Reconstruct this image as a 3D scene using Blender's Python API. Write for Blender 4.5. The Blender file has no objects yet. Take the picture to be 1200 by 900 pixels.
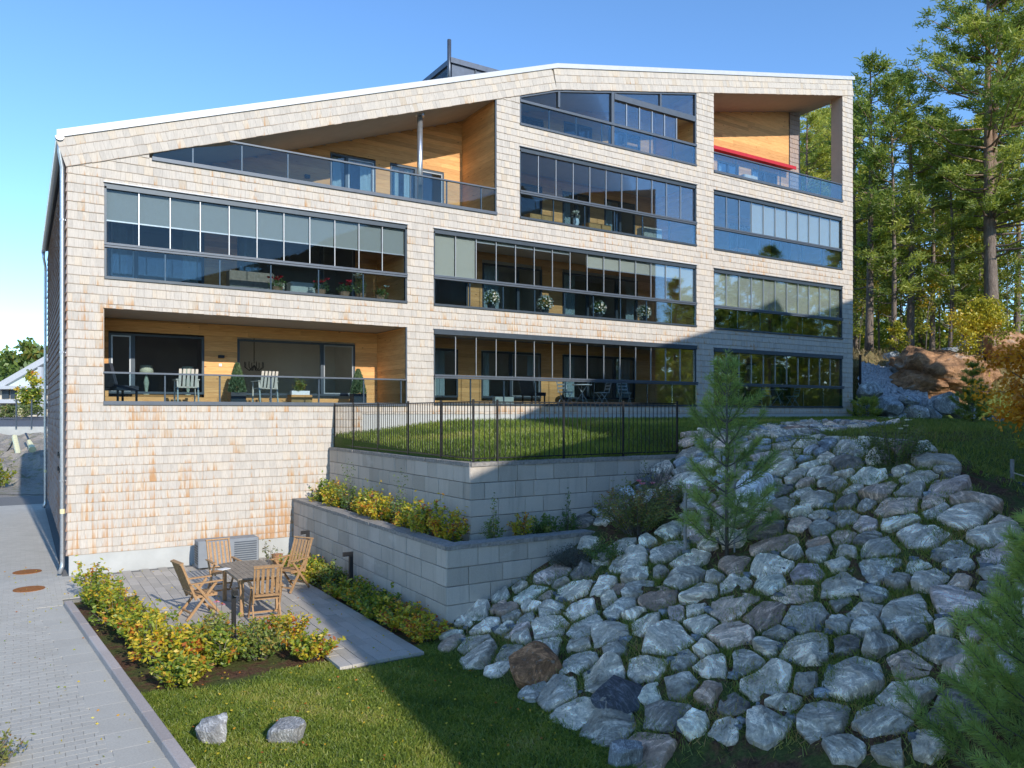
import bpy, math, random
import numpy as np
from mathutils import Vector, Matrix
# ------------------------------------------------------------------ camera, world, sun
scn = bpy.context.scene
COL = scn.collection
R = math.radians
CAM = Vector((-0.925, -20.845, 3.817)); YAW = R(32.32)
cd = bpy.data.cameras.new('camera'); cam = bpy.data.objects.new('camera', cd); COL.objects.link(cam)
cam.location = CAM; cam.rotation_euler = (R(90), 0, -YAW)
cd.sensor_width = 36; cd.lens = 27.31; cd.shift_y = 33.3 / 1200; cd.clip_start = .1; cd.clip_end = 3000
scn.camera = cam
SUN = Vector((0.035, -1.0, 0.48)).normalized()
wld = bpy.data.worlds.new('World'); scn.world = wld; wld.use_nodes = True
wt = wld.node_tree; bg = wt.nodes['Background']
sky = wt.nodes.new('ShaderNodeTexSky'); sky.sky_type = 'NISHITA'; sky.sun_disc = False
sky.sun_elevation = math.asin(SUN.z); sky.sun_rotation = R(178.0)
sky.air_density = 1.0; sky.dust_density = 0.0; sky.ozone_density = 4.0; sky.altitude = 1200
hs = wt.nodes.new('ShaderNodeHueSaturation'); hs.inputs['Saturation'].default_value = 1.08
wt.links.new(sky.outputs[0], hs.inputs['Color']); wt.links.new(hs.outputs[0], bg.inputs['Color']); bg.inputs['Strength'].default_value = 0.15
sd = bpy.data.lights.new('sun', 'SUN'); sd.energy = 2.7; sd.angle = R(.5); sd.color = (1.0, .93, .84)
sun = bpy.data.objects.new('sun', sd); COL.objects.link(sun)
sun.rotation_euler = SUN.to_track_quat('Z', 'Y').to_euler()
scn.view_settings.view_transform = 'Standard'; scn.view_settings.look = 'None'
scn.view_settings.exposure = 0.88; scn.view_settings.gamma = 1
scn.cycles.max_bounces = 8; scn.cycles.transparent_max_bounces = 16
scn.cycles.sample_clamp_indirect = 6

rng = np.random.default_rng(11); random.seed(7)
U = random.uniform
# ------------------------------------------------------------------ scene helpers
def link(o, parent=None):
    COL.objects.link(o)
    if parent is not None: o.parent = parent
    return o
def tag(o, label=None, cat=None, group=None, kind=None):
    if label: o['label'] = label
    if cat: o['category'] = cat
    if group: o['group'] = group
    if kind: o['kind'] = kind
    return o
def thing(name, label, cat, loc=(0, 0, 0), rz=0, group=None, s=1):
    o = bpy.data.objects.new(name, None); COL.objects.link(o)
    o.location = loc; o.rotation_euler = (0, 0, rz); o.scale = (s, s, s); o.empty_display_size = .1
    return tag(o, label, cat, group)
def copy_tree(o, parent=None):
    c = o.copy(); COL.objects.link(c); c.parent = parent
    for ch in list(o.children): copy_tree(ch, c)
    return c
def put(src, loc, rz=0, label=None, s=1, group=None, tilt=0):
    """first use moves the prototype itself, later uses copy it"""
    if src.get('_used'): c = copy_tree(src)
    else: c = src
    src['_used'] = 1
    c.location = loc; c.rotation_euler = (tilt, 0, rz); c.scale = (s, s, s)
    if label: c['label'] = label
    if group: c['group'] = group
    return c
class MB:
    def __init__(s): s.v = []; s.f = []; s.smooth = False
    def add(s, vs, fs):
        n = len(s.v); s.v += [tuple(p) for p in vs]; s.f += [tuple(i + n for i in f) for f in fs]; return s
    def box(s, x0, x1, y0, y1, z0, z1):
        return s.add([(x0,y0,z0),(x1,y0,z0),(x1,y1,z0),(x0,y1,z0),(x0,y0,z1),(x1,y0,z1),(x1,y1,z1),(x0,y1,z1)],
            [(0,3,2,1),(4,5,6,7),(0,1,5,4),(1,2,6,5),(2,3,7,6),(3,0,4,7)])
    def bbox(s, x0, x1, y0, y1, z0, z1, b=.01):
        """box with chamfered vertical and top edges"""
        n = len(s.v)
        def ring(i, z): return [(x0+i,y0,z),(x1-i,y0,z),(x1,y0+i,z),(x1,y1-i,z),(x1-i,y1,z),(x0+i,y1,z),(x0,y1-i,z),(x0,y0+i,z)]
        r0 = ring(b, z0); r1 = ring(b, z1-b)
        r2 = [(x0+b*2,y0+b,z1),(x1-b*2,y0+b,z1),(x1-b,y0+b*2,z1),(x1-b,y1-b*2,z1),(x1-b*2,y1-b,z1),(x0+b*2,y1-b,z1),(x0+b,y1-b*2,z1),(x0+b,y0+b*2,z1)]
        fs = [tuple(range(7,-1,-1)), tuple(range(16,24))]
        for k in range(2):
            for i in range(8): j=(i+1)%8; fs.append((k*8+i,k*8+j,k*8+8+j,k*8+8+i))
        return s.add(r0+r1+r2, fs)
    def beam(s, a, b, w, h, up=(0,0,1)):
        a = Vector(a); b = Vector(b); d = (b-a).normalized(); u = Vector(up)
        if abs(d.dot(u)) > .99: u = Vector((0,1,0))
        sd_ = d.cross(u).normalized(); u = sd_.cross(d)
        vs = []
        for p in (a, b):
            for i, j in ((-1,-1),(1,-1),(1,1),(-1,1)): vs.append(p + sd_*i*w/2 + u*j*h/2)
        return s.add(vs, [(0,3,2,1),(4,5,6,7),(0,1,5,4),(1,2,6,5),(2,3,7,6),(3,0,4,7)])
    def tube(s, pts, rad, n=8, cap=True):
        pts = [Vector(p) for p in pts]
        if not hasattr(rad, '__len__'): rad = [rad]*len(pts)
        base = len(s.v); ref = None
        for k, p in enumerate(pts):
            d = (pts[min(k+1,len(pts)-1)] - pts[max(k-1,0)]).normalized()
            if ref is None: ref = d.orthogonal().normalized()
            ref = (ref - d*ref.dot(d))
            ref = ref.normalized() if ref.length > 1e-5 else d.orthogonal().normalized()
            b = d.cross(ref)
            for i in range(n):
                a = 2*math.pi*i/n
                s.v.append(tuple(p + (ref*math.cos(a) + b*math.sin(a))*rad[k]))
        for k in range(len(pts)-1):
            for i in range(n):
                j=(i+1)%n; q=base+k*n
                s.f.append((q+i,q+j,q+n+j,q+n+i))
        if cap:
            s.f.append(tuple(base+i for i in range(n-1,-1,-1)))
            q = base+(len(pts)-1)*n; s.f.append(tuple(q+i for i in range(n)))
        return s
    def lathe(s, prof, c=(0,0,0), n=16):
        return s.tube_prof(prof, c, n)
    def tube_prof(s, prof, c, n):
        base = len(s.v)
        for r, z in prof:
            for i in range(n):
                a = 2*math.pi*i/n; s.v.append((c[0]+r*math.cos(a), c[1]+r*math.sin(a), c[2]+z))
        for k in range(len(prof)-1):
            for i in range(n):
                j=(i+1)%n; q=base+k*n; s.f.append((q+i,q+j,q+n+j,q+n+i))
        s.f.append(tuple(base+i for i in range(n-1,-1,-1))); q=base+(len(prof)-1)*n
        s.f.append(tuple(q+i for i in range(n)))
        return s
    def prism(s, poly, y0, y1):
        """poly in XZ (counter clockwise seen from -Y), extruded in Y"""
        n = len(poly)
        vs = [(x,y0,z) for x,z in poly] + [(x,y1,z) for x,z in poly]
        fs = [tuple(range(n)), tuple(range(2*n-1,n-1,-1))]
        for i in range(n): j=(i+1)%n; fs.append((j,i,n+i,n+j))
        return s.add(vs, fs)
    def build(s, name, mat, parent=None, loc=None, smooth=False, kind=None, attrs=None):
        me = bpy.data.meshes.new(name); me.from_pydata(s.v, [], s.f)
        if attrs:
            for k, arr in attrs.items():
                a = me.attributes.new(k, 'FLOAT', 'POINT'); a.data.foreach_set('value', np.asarray(arr, dtype=np.float32))
        if mat: me.materials.append(mat)
        if smooth: me.polygons.foreach_set('use_smooth', [True]*len(me.polygons))
        o = bpy.data.objects.new(name, me); link(o, parent)
        if loc is not None: o.location = loc
        if kind: o['kind'] = kind
        return o
def npmesh(name, V, F, mat, attrs=None, smooth=False):
    """V (n,3), F (m,k) all faces with the same corner count"""
    V = np.asarray(V, dtype=np.float32); F = np.asarray(F, dtype=np.int32)
    me = bpy.data.meshes.new(name); k = F.shape[1]
    me.vertices.add(len(V)); me.vertices.foreach_set('co', V.ravel())
    me.loops.add(F.size); me.loops.foreach_set('vertex_index', F.ravel())
    me.polygons.add(len(F)); me.polygons.foreach_set('loop_start', np.arange(0, F.size, k, dtype=np.int32))
    if attrs:
        for a, arr in attrs.items():
            at = me.attributes.new(a, 'FLOAT', 'POINT'); at.data.foreach_set('value', np.asarray(arr, dtype=np.float32))
    if mat: me.materials.append(mat)
    me.update(calc_edges=True)
    if smooth: me.polygons.foreach_set('use_smooth', np.ones(len(F), dtype=bool))
    else: me.shade_flat()
    return me
def obj(name, me, parent=None, loc=None):
    o = bpy.data.objects.new(name, me); link(o, parent)
    if loc is not None: o.location = loc
    return o
# ------------------------------------------------------------------ materials
class N:
    def __init__(s, name):
        s.m = bpy.data.materials.new(name); s.m.use_nodes = True; s.t = s.m.node_tree
        s.b = s.t.nodes['Principled BSDF']; s.out = s.t.nodes['Material Output']
        s._tc = None
    def n(s, typ, **kw):
        x = s.t.nodes.new('ShaderNode'+typ)
        for k, v in kw.items():
            if hasattr(x, k) and not k[0].isupper(): setattr(x, k, v)
        return x
    def l(s, a, b): s.t.links.new(a, b)
    def pos(s, scale=(1,1,1), obj_=False):
        if obj_: src = s.n('TexCoord').outputs['Object']
        else: src = s.n('NewGeometry').outputs['Position']
        mp = s.n('Mapping'); s.l(src, mp.inputs['Vector']); mp.inputs['Scale'].default_value = scale
        return mp.outputs[0]
    def noise(s, scale, vec=None, detail=4, rough=.6, dist=0):
        x = s.n('TexNoise'); x.inputs['Scale'].default_value = scale; x.inputs['Detail'].default_value = detail
        x.inputs['Roughness'].default_value = rough; x.inputs['Distortion'].default_value = dist
        s.l(vec if vec is not None else s.pos(), x.inputs['Vector']); return x.outputs['Fac']
    def attr(s, name): 
        x = s.n('Attribute'); x.attribute_name = name; return x.outputs['Fac']
    def ramp(s, fac, stops, interp='LINEAR'):
        x = s.n('ValToRGB'); cr = x.color_ramp; cr.interpolation = interp
        while len(cr.elements) < len(stops): cr.elements.new(.5)
        for e, (p, c) in zip(cr.elements, stops):
            e.position = p; e.color = (*c, 1) if hasattr(c, '__len__') else (c, c, c, 1)
        s.l(fac, x.inputs['Fac']); return x.outputs['Color']
    def mix(s, fac, a, b, mode='MIX'):
        x = s.n('Mix'); x.data_type = 'RGBA'; x.blend_type = mode
        for sock, v in ((x.inputs[0], fac), (x.inputs[6], a), (x.inputs[7], b)):
            if isinstance(v, (int, float)): sock.default_value = v if sock == x.inputs[0] else (v, v, v, 1)
            elif isinstance(v, tuple): sock.default_value = (*v, 1)
            else: s.l(v, sock)
        return x.outputs[2]
    def math(s, op, a, b=0., clamp=False):
        x = s.n('Math'); x.operation = op; x.use_clamp = clamp
        for sock, v in ((x.inputs[0], a), (x.inputs[1], b)):
            if isinstance(v, (int, float)): sock.default_value = v
            else: s.l(v, sock)
        return x.outputs[0]
    def bump(s, h, strength=.4, dist=.01):
        x = s.n('Bump'); x.inputs['Strength'].default_value = strength; x.inputs['Distance'].default_value = dist
        s.l(h, x.inputs['Height']); s.l(x.outputs[0], s.b.inputs['Normal'])
    def col(s, c):
        if isinstance(c, tuple): s.b.inputs['Base Color'].default_value = (*c, 1)
        else: s.l(c, s.b.inputs['Base Color'])
    def set(s, rough=.7, metal=0, spec=.5):
        s.b.inputs['Roughness'].default_value = rough; s.b.inputs['Metallic'].default_value = metal
        s.b.inputs['Specular IOR Level'].default_value = spec; return s
def plain(name, c, rough=.6, metal=0, spec=.5, var=.12, scale=6, bump=0):
    k = N(name).set(rough, metal, spec)
    f = k.noise(scale, k.pos())
    k.col(k.ramp(f, [(.3, tuple(x*(1-var) for x in c)), (.7, tuple(min(1, x*(1+var)) for x in c))]))
    if bump: k.bump(k.noise(scale*8, k.pos()), bump, .01)
    return k.m
M = {}
M['frame'] = plain('dark_frame', (.050,.068,.085), .45, .3, .5, .1)
M['rail'] = plain('rail_metal', (.085,.105,.13), .5, .3, .5, .08)
M['alu'] = plain('light_aluminium', (.36,.38,.39), .4, .5, .5, .06)
M['steel'] = plain('galvanised_steel', (.55,.57,.59), .32, .8, .5, .12, 14)
M['flash'] = plain('white_flashing', (.50,.52,.54), .5, .1, .5, .05)
M['roofmetal'] = plain('roof_metal', (.10,.12,.15), .4, .5, .5, .15)
M['soffit'] = plain('soffit_board', (.42,.37,.31), .9, 0, .2, .05, 3)
M['deck'] = plain('balcony_slab', (.35,.34,.32), .9, 0, .2, .1, 3)
M['black'] = plain('black_metal', (.022,.022,.024), .45, .3, .5, .2)
M['plinth'] = plain('plinth_render', (.44,.45,.43), .9, 0, .2, .09, 1.6, .2)
M['red'] = plain('red_awning', (.45,.02,.035), .6, 0, .3, .1)
M['white'] = plain('white_paint', (.75,.75,.73), .5, 0, .5, .04)
M['cream'] = plain('cream_cloth', (.62,.56,.46), .9, 0, .1, .08, 12)
M['dkcloth'] = plain('dark_cushion', (.045,.05,.06), .9, 0, .1, .2, 12)
M['room'] = plain('room_wall', (.62,.57,.49), .9, 0, .1, .06, 2)
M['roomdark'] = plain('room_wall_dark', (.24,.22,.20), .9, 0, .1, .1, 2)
M['curtain'] = plain('curtain', (.55,.63,.62), .9, 0, .1, .1, 9)
M['blind'] = plain('blind_fabric', (.27,.29,.27), .9, 0, .1, .05, 30)
M['blindwarm'] = plain('blind_fabric_pale', (.42,.41,.34), .9, 0, .1, .05, 30)
M['cabinet'] = plain('cabinet_wood', (.60,.30,.10), .6, 0, .3, .15, 9)
M['terracotta'] = plain('wicker', (.42,.22,.12), .8, 0, .2, .2, 40)
M['pot'] = plain('dark_pot', (.04,.045,.05), .5, 0, .4, .2)
M['greybox'] = plain('grey_box_plastic', (.22,.24,.26), .55, 0, .4, .06, 6)
M['rust'] = plain('rusty_iron', (.30,.12,.035), .9, .1, .2, .3, 20, .3)
M['bag'] = plain('blue_grey_bag', (.03,.05,.07), .45, 0, .5, .3, 8, .3)
M['rope'] = plain('rope', (.6,.5,.36), .9, 0, .1, .1)
M['yellow'] = plain('pale_yellow_plastic', (.78,.72,.42), .5, 0, .4, .1)
M['asphalt'] = plain('asphalt', (.13,.13,.135), .9, 0, .2, .15, 5, .3)
M['lampshade'] = plain('lamp_shade_green', (.72,.78,.60), .8, 0, .2, .05)
M['gravelpile'] = plain('crushed_gravel', (.34,.355,.37), .9, 0, .2, .35, 9, .8)
M['postwood'] = plain('grey_stake', (.33,.31,.29), .9, 0, .1, .2, 20, .4)

def glass(name, tint, refl, rough=.02, body=0.0, bodycol=(.1,.12,.14)):
    k = N(name); t = k.t; k.t.nodes.remove(k.b)
    tr = k.n('BsdfTransparent'); tr.inputs[0].default_value = (*tint, 1)
    gl = k.n('BsdfGlossy'); gl.inputs['Roughness'].default_value = rough; gl.inputs[0].default_value = (.92,.94,.95,1)
    fr = k.n('Fresnel'); fr.inputs['IOR'].default_value = 1.45
    f = k.math('ADD', k.math('MULTIPLY', fr.outputs[0], .38), refl, True)
    mx = k.n('MixShader'); k.l(f, mx.inputs[0]); k.l(tr.outputs[0], mx.inputs[1]); k.l(gl.outputs[0], mx.inputs[2])
    out = mx.outputs[0]
    k.l(out, k.out.inputs['Surface']); return k.m
M['glass'] = glass('glass_clear', (.84,.88,.90), .01)
M['glassrail'] = glass('glass_balustrade', (.70,.80,.85), .02)
M['glasswin'] = glass('glass_window', (.82,.85,.86), .04)

def wood(name, c1, c2, cknot, row=.145, vert=False):
    """interior pine cladding, tone per board through the attribute rnd"""
    k = N(name).set(.6, 0, .25)
    p = k.pos((1.2, 1.2, 14))
    g = k.noise(2.2, p, 6, .65, .6)
    c = k.ramp(g, [(.3, c1), (.7, c2)])
    r = k.ramp(k.attr('rnd'), [(0, .78), (1, 1.15)])
    c = k.mix(1, c, r, 'MULTIPLY')
    v = k.n('TexVoronoi'); v.inputs['Scale'].default_value = 2.1; k.l(k.pos((1,1,2.2)), v.inputs['Vector'])
    kn = k.math('LESS_THAN', v.outputs['Distance'], .075)
    c = k.mix(k.math('MULTIPLY', kn, .75), c, cknot)
    k.col(c); k.bump(g, .15, .004); return k.m
M['pine'] = wood('pine_cladding', (.60,.285,.095), (.79,.445,.175), (.20,.07,.02))
def shingle_mat(name, tone, orange):
    k = N(name).set(.9, 0, .12)
    p = k.pos((7, 7, .8))
    g = k.noise(5.5, p, 5, .7, .4)
    rnd = k.attr('rnd')
    c = k.ramp(g, [(.25, tuple(x*.80 for x in tone)), (.5, tone), (.8, tuple(min(1,x*1.14) for x in tone))])
    c = k.mix(1, c, k.ramp(rnd, [(0,(.86,.86,.86)),(.3,(.96,.96,.96)),(.75,(1,.985,.965)),(.94,(1.05,1.0,.92)),(1,(.90,.84,.76))]), 'MULTIPLY')
    along = k.attr('along')
    # tannin streaks that start at the butt of a shingle
    st = k.noise(1.0, k.pos((16, 16, .6)), 3, .6)
    big = k.noise(.35, k.pos((1,1,1.6)), 3, .5)
    g2 = k.n('SeparateXYZ'); k.l(k.n('NewGeometry').outputs['Position'], g2.inputs[0])
    low = k.math('MULTIPLY', k.math('SUBTRACT', 8.0, g2.outputs['Z']), .0105)
    thr = k.math('ADD', k.math('ADD', k.math('MULTIPLY', st, .62), k.math('MULTIPLY', big, .42)), low)
    thr = k.math('ADD', thr, k.math('MULTIPLY', k.math('SUBTRACT', .5, along), .10))
    thr = k.math('ADD', thr, k.math('MULTIPLY', k.math('POWER', rnd, 6.), .08))
    m = k.ramp(thr, [(.615, 0.), (.74, .9)])
    c = k.mix(m, c, orange)
    tail = k.ramp(along, [(0, .8), (.10, .0)])
    c = k.mix(k.math('MULTIPLY', tail, .6), c, (.30,.19,.11))
    k.col(c); k.bump(g, .35, .006); return k.m
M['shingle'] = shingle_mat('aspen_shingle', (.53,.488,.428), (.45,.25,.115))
M['shingle_shaded'] = shingle_mat('aspen_shingle_shaded', (.36,.29,.26), (.34,.16,.08))  # same shingle in a darker tone, shade of the sunless walls put into the colour
def block_mat():
    k = N('concrete_block').set(.92, 0, .15)
    f = k.noise(60, k.pos(), 3, .7); g = k.noise(1.3, k.pos(), 4)
    c = k.ramp(f, [(.3, (.38,.335,.28)), (.7, (.57,.51,.44))])
    c = k.mix(.6, c, k.ramp(k.attr('rnd'), [(0,(.38,.34,.285)),(.5,(.51,.455,.385)),(1,(.62,.55,.47))]))
    c = k.mix(k.ramp(g, [(.5,0.),(.75,.35)]), c, (.33,.30,.26))
    drip = k.noise(1.4, k.pos((3.5,3.5,.45)), 5, .65)
    c = k.mix(k.ramp(drip, [(.52,0.),(.72,.45)]), c, (.27,.25,.215))
    c = k.mix(k.ramp(k.noise(.8, k.pos((1,1,2)), 5, .7), [(.60,0.),(.70,.30)]), c, (.70,.67,.62))
    k.col(c); k.bump(k.math('ADD', f, k.noise(14, k.pos(), 4, .7)), .9, .008); return k.m
M['block'] = block_mat()
M['blockcap'] = plain('block_cap', (.30,.28,.255), .95, 0, .1, .28, 16, .8)
M['mortar'] = plain('block_joint', (.13,.125,.12), .95, 0, .1, .1)
def paver_mat(name, a, b):
    k = N(name).set(.85, 0, .25)
    f = k.noise(45, k.pos(), 3, .7); g = k.noise(.9, k.pos(), 4, .6)
    c = k.mix(1, k.ramp(k.attr('rnd'), [(0,a),(1,b)]), k.ramp(f, [(.3,.84),(.7,1.1)]), 'MULTIPLY')
    c = k.mix(k.ramp(g, [(.45,0.),(.8,.30)]), c, tuple(x*.66 for x in a))
    k.col(c); k.bump(f, .25, .003); return k.m
M['paver'] = paver_mat('driveway_paver', (.45,.425,.365), (.50,.475,.41))
M['plank'] = paver_mat('patio_paver', (.40,.37,.32), (.50,.46,.405))
M['joint'] = plain('sand_joint', (.20,.195,.18), .95, 0, .1, .2, 30)
M['kerb'] = paver_mat('granite_kerb', (.38,.33,.30), (.50,.44,.40))
def teak():
    k = N('teak').set(.6, 0, .3)
    g = k.noise(6, k.pos((3,3,3)), 6, .7, 1.5)
    k.col(k.ramp(g, [(.25,(.24,.14,.07)),(.55,(.42,.25,.12)),(.8,(.52,.36,.21))])); k.bump(g,.3,.003); return k.m
M['teak'] = teak()
M['teaktop'] = plain('weathered_teak', (.27,.22,.165), .7, 0, .3, .25, 14, .3)
def rock_mat(far=False):
    k = N('gneiss').set(.85, 0, .25)
    oi = k.n('ObjectInfo')
    tc = k.n('TexCoord'); mp = k.n('Mapping'); k.l(tc.outputs['Object'], mp.inputs['Vector'])
    cmb = k.n('CombineXYZ'); rr = k.math('MULTIPLY', k.n('NewGeometry').outputs['Random Per Island'] if far else oi.outputs['Random'], 40.)
    k.l(rr, cmb.inputs[0]); k.l(rr, cmb.inputs[1]); k.l(cmb.outputs[0], mp.inputs['Location'])
    cr = k.n('CombineXYZ'); k.l(rr, cr.inputs[0]); k.l(k.math('MULTIPLY', rr, .7), cr.inputs[1]); k.l(cr.outputs[0], mp.inputs['Rotation'])
    v = mp.outputs[0]
    mp2 = k.n('Mapping'); k.l(v, mp2.inputs['Vector']); mp2.inputs['Scale'].default_value = (1, 1.2, 3.2)
    streak = k.noise(1.9, mp2.outputs[0], 8, .74, 1.3)
    fine = k.noise(26, v, 4, .75); big = k.noise(1.6, v, 4, .6)
    c = k.ramp(streak, [(.30, .34), (.44, .8), (.54, 1.1), (.60, 2.1), (.66, 1.2)])
    c = k.mix(1, c, k.ramp(fine, [(.3,.72),(.7,1.28)]), 'MULTIPLY')
    c = k.mix(1, c, k.ramp(big, [(.3,.72),(.7,1.2)]), 'MULTIPLY')
    c = k.mix(1, c, oi.outputs['Color'], 'MULTIPLY')
    if far: c = k.mix(1, c, k.ramp(k.n('NewGeometry').outputs['Random Per Island'], [(0,(.6,.62,.66)),(.5,(.95,.98,1.0)),(.8,(1.2,1.2,1.2)),(1,(1.0,.82,.75))]), 'MULTIPLY')
    li = k.ramp(k.noise(5, v, 5, .7), [(.60,0.),(.68,.55)])
    c = k.mix(li, c, (.36,.36,.31))
    k.col(c)
    hb = k.math('ADD', k.math('MULTIPLY', streak, 1.), k.math('MULTIPLY', fine, .3))
    k.bump(hb, .9, .05); return k.m
M['rock'] = rock_mat(); M['rockfar'] = rock_mat(True)
def bedrock():
    k = N('bedrock').set(.85, 0, .2)
    a = k.noise(.55, k.pos((1,1,2.5)), 7, .7, .8); b = k.noise(3, k.pos(), 6, .75)
    c = k.ramp(a, [(.3,(.07,.055,.045)),(.45,(.34,.19,.10)),(.58,(.52,.29,.15)),(.7,(.50,.47,.42))])
    c = k.mix(1, c, k.ramp(b, [(.3,.4),(.7,1.3)]), 'MULTIPLY')
    k.col(c); k.bump(b, 1, .15); return k.m
M['bedrock'] = bedrock()
def ground_mat():
    k = N('ground_mix').set(.95, 0, .1)
    g = k.noise(2.2, k.pos(), 6, .7); f = k.noise(22, k.pos(), 5, .75); br = k.noise(.5, k.pos(), 4, .6)
    grass = k.ramp(f, [(.25,(.035,.055,.012)),(.5,(.085,.125,.028)),(.75,(.15,.18,.05))])
    grass = k.mix(k.ramp(br, [(.5,0.),(.72,.55)]), grass, (.20,.165,.085))
    soil = k.ramp(f, [(.3,(.05,.028,.018)),(.55,(.15,.080,.05)),(.8,(.26,.16,.10))])
    soil = k.mix(k.ramp(g, [(.44,0.),(.56,.9)]), soil, k.ramp(f, [(.3,(.05,.065,.02)),(.7,(.14,.17,.05))]))
    litter = k.ramp(f, [(.3,(.10,.075,.035)),(.55,(.26,.20,.10)),(.8,(.42,.34,.19))])
    litter = k.mix(k.ramp(g, [(.45,0.),(.65,.6)]), litter, (.09,.11,.03))
    dirt = k.ramp(f, [(.3,(.22,.195,.16)),(.7,(.46,.41,.35))])
    dirt = k.mix(k.ramp(g, [(.52,0.),(.62,.7)]), dirt, (.16,.17,.06))
    c = k.mix(k.attr('soil'), grass, soil); c = k.mix(k.attr('litter'), c, litter); c = k.mix(k.attr('dirt'), c, dirt)
    k.col(c); k.bump(k.math('ADD', f, g), .9, .05); return k.m
M['ground'] = ground_mat()
def leaf(name, stops, trans=.35, rough=.5, hue=None):
    k = N(name); k.t.nodes.remove(k.b)
    oi = k.n('ObjectInfo')
    c = k.ramp(k.math('ADD', k.attr('rnd'), k.math('MULTIPLY', k.math('SUBTRACT', oi.outputs['Random'], .5), .22), True), stops)
    c = k.mix(1, c, k.ramp(oi.outputs['Random'], [(0,(.82,.88,.85)),(1,(1.15,1.08,1.0))]), 'MULTIPLY')
    d = k.n('BsdfDiffuse'); tl = k.n('BsdfTranslucent'); gl = k.n('BsdfGlossy'); gl.inputs['Roughness'].default_value = rough
    gl.inputs[0].default_value = (.8,.8,.8,1)
    k.l(c, d.inputs[0]); k.l(k.mix(1, c, (1.25,1.2,.75), 'MULTIPLY'), tl.inputs[0])
    m1 = k.n('MixShader'); m1.inputs[0].default_value = trans; k.l(d.outputs[0], m1.inputs[1]); k.l(tl.outputs[0], m1.inputs[2])
    m2 = k.n('MixShader'); m2.inputs[0].default_value = .04; k.l(m1.outputs[0], m2.inputs[1]); k.l(gl.outputs[0], m2.inputs[2])
    k.l(m2.outputs[0], k.out.inputs['Surface']); return k.m
M['leafmix'] = leaf('shrub_leaves_autumn', [(0,(.08,.14,.02)),(.40,(.20,.29,.03)),(.60,(.44,.42,.035)),(.84,(.68,.48,.04)),(.93,(.62,.24,.03)),(1,(.35,.09,.025))])
M['leafgreen'] = leaf('shrub_leaves_green', [(0,(.05,.10,.025)),(.5,(.13,.21,.045)),(.85,(.25,.31,.07)),(1,(.35,.24,.05))])
M['leafyel'] = leaf('maple_leaves_yellow', [(0,(.10,.13,.015)),(.4,(.30,.33,.03)),(.8,(.55,.48,.04)),(1,(.5,.33,.03))])
M['leafoak'] = leaf('oak_leaves_orange', [(0,(.60,.22,.02)),(.5,(.95,.40,.02)),(1,(.98,.52,.04))])
M['leafrose'] = leaf('rose_leaves', [(0,(.07,.10,.03)),(.6,(.18,.23,.06)),(.9,(.32,.28,.09)),(1,(.25,.12,.05))])
M['leaflav'] = leaf('lavender_grey', [(0,(.06,.07,.055)),(1,(.19,.20,.19))])
M['needle'] = leaf('pine_needles', [(0,(.11,.17,.04)),(.5,(.28,.36,.07)),(1,(.52,.52,.12))], .5)
M['needleyoung'] = leaf('young_pine_needles', [(0,(.16,.26,.09)),(.6,(.34,.47,.14)),(1,(.55,.60,.20))], .5)
M['needlefir'] = leaf('juniper_foliage', [(0,(.05,.09,.04)),(.5,(.12,.19,.08)),(1,(.25,.30,.15))], .2)
M['birchleaf'] = leaf('understorey_leaves', [(0,(.07,.12,.02)),(.5,(.20,.27,.04)),(.85,(.46,.42,.05)),(1,(.55,.34,.04))], .45)
M['grass'] = leaf('grass_blades', [(0,(.09,.14,.02)),(.4,(.20,.28,.035)),(.75,(.36,.38,.07)),(1,(.50,.42,.20))], .4)
M['grasshade'] = leaf('bank_grass', [(0,(.08,.12,.025)),(.55,(.22,.29,.055)),(.85,(.34,.34,.09)),(1,(.46,.29,.15))], .4)
M['drygrass'] = leaf('dry_grass', [(0,(.20,.14,.06)),(1,(.55,.42,.22))], .3)
M['petalw'] = leaf('white_petals', [(0,(.6,.6,.55)),(1,(.8,.8,.76))], .3)
M['petalr'] = leaf('red_petals', [(0,(.5,.01,.02)),(1,(.75,.03,.05))], .3)
M['petalp'] = leaf('pink_petals', [(0,(.55,.12,.25)),(1,(.75,.35,.45))], .3)
def bark(name, lo, hi, z0, z1):
    k = N(name).set(.95, 0, .1)
    p = k.pos((5,5,1.1), True); f = k.noise(2.5, p, 6, .75, .6)
    s = k.n('SeparateXYZ'); tc = k.n('TexCoord'); k.l(tc.outputs['Object'], s.inputs[0])
    h = k.n('MapRange'); k.l(s.outputs['Z'], h.inputs[0]); h.inputs[1].default_value = z0; h.inputs[2].default_value = z1
    c = k.mix(h.outputs[0], lo, hi); c = k.mix(1, c, k.ramp(f, [(.3,.35),(.55,1.),(.75,1.7)]), 'MULTIPLY')
    k.col(c); k.bump(f, 1, .05); return k.m
M['bark'] = bark('pine_bark', (.22,.18,.15), (.29,.19,.13), 6, 13)
M['barkgrey'] = bark('grey_bark', (.20,.18,.16), (.24,.20,.17), 3, 9)
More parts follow.
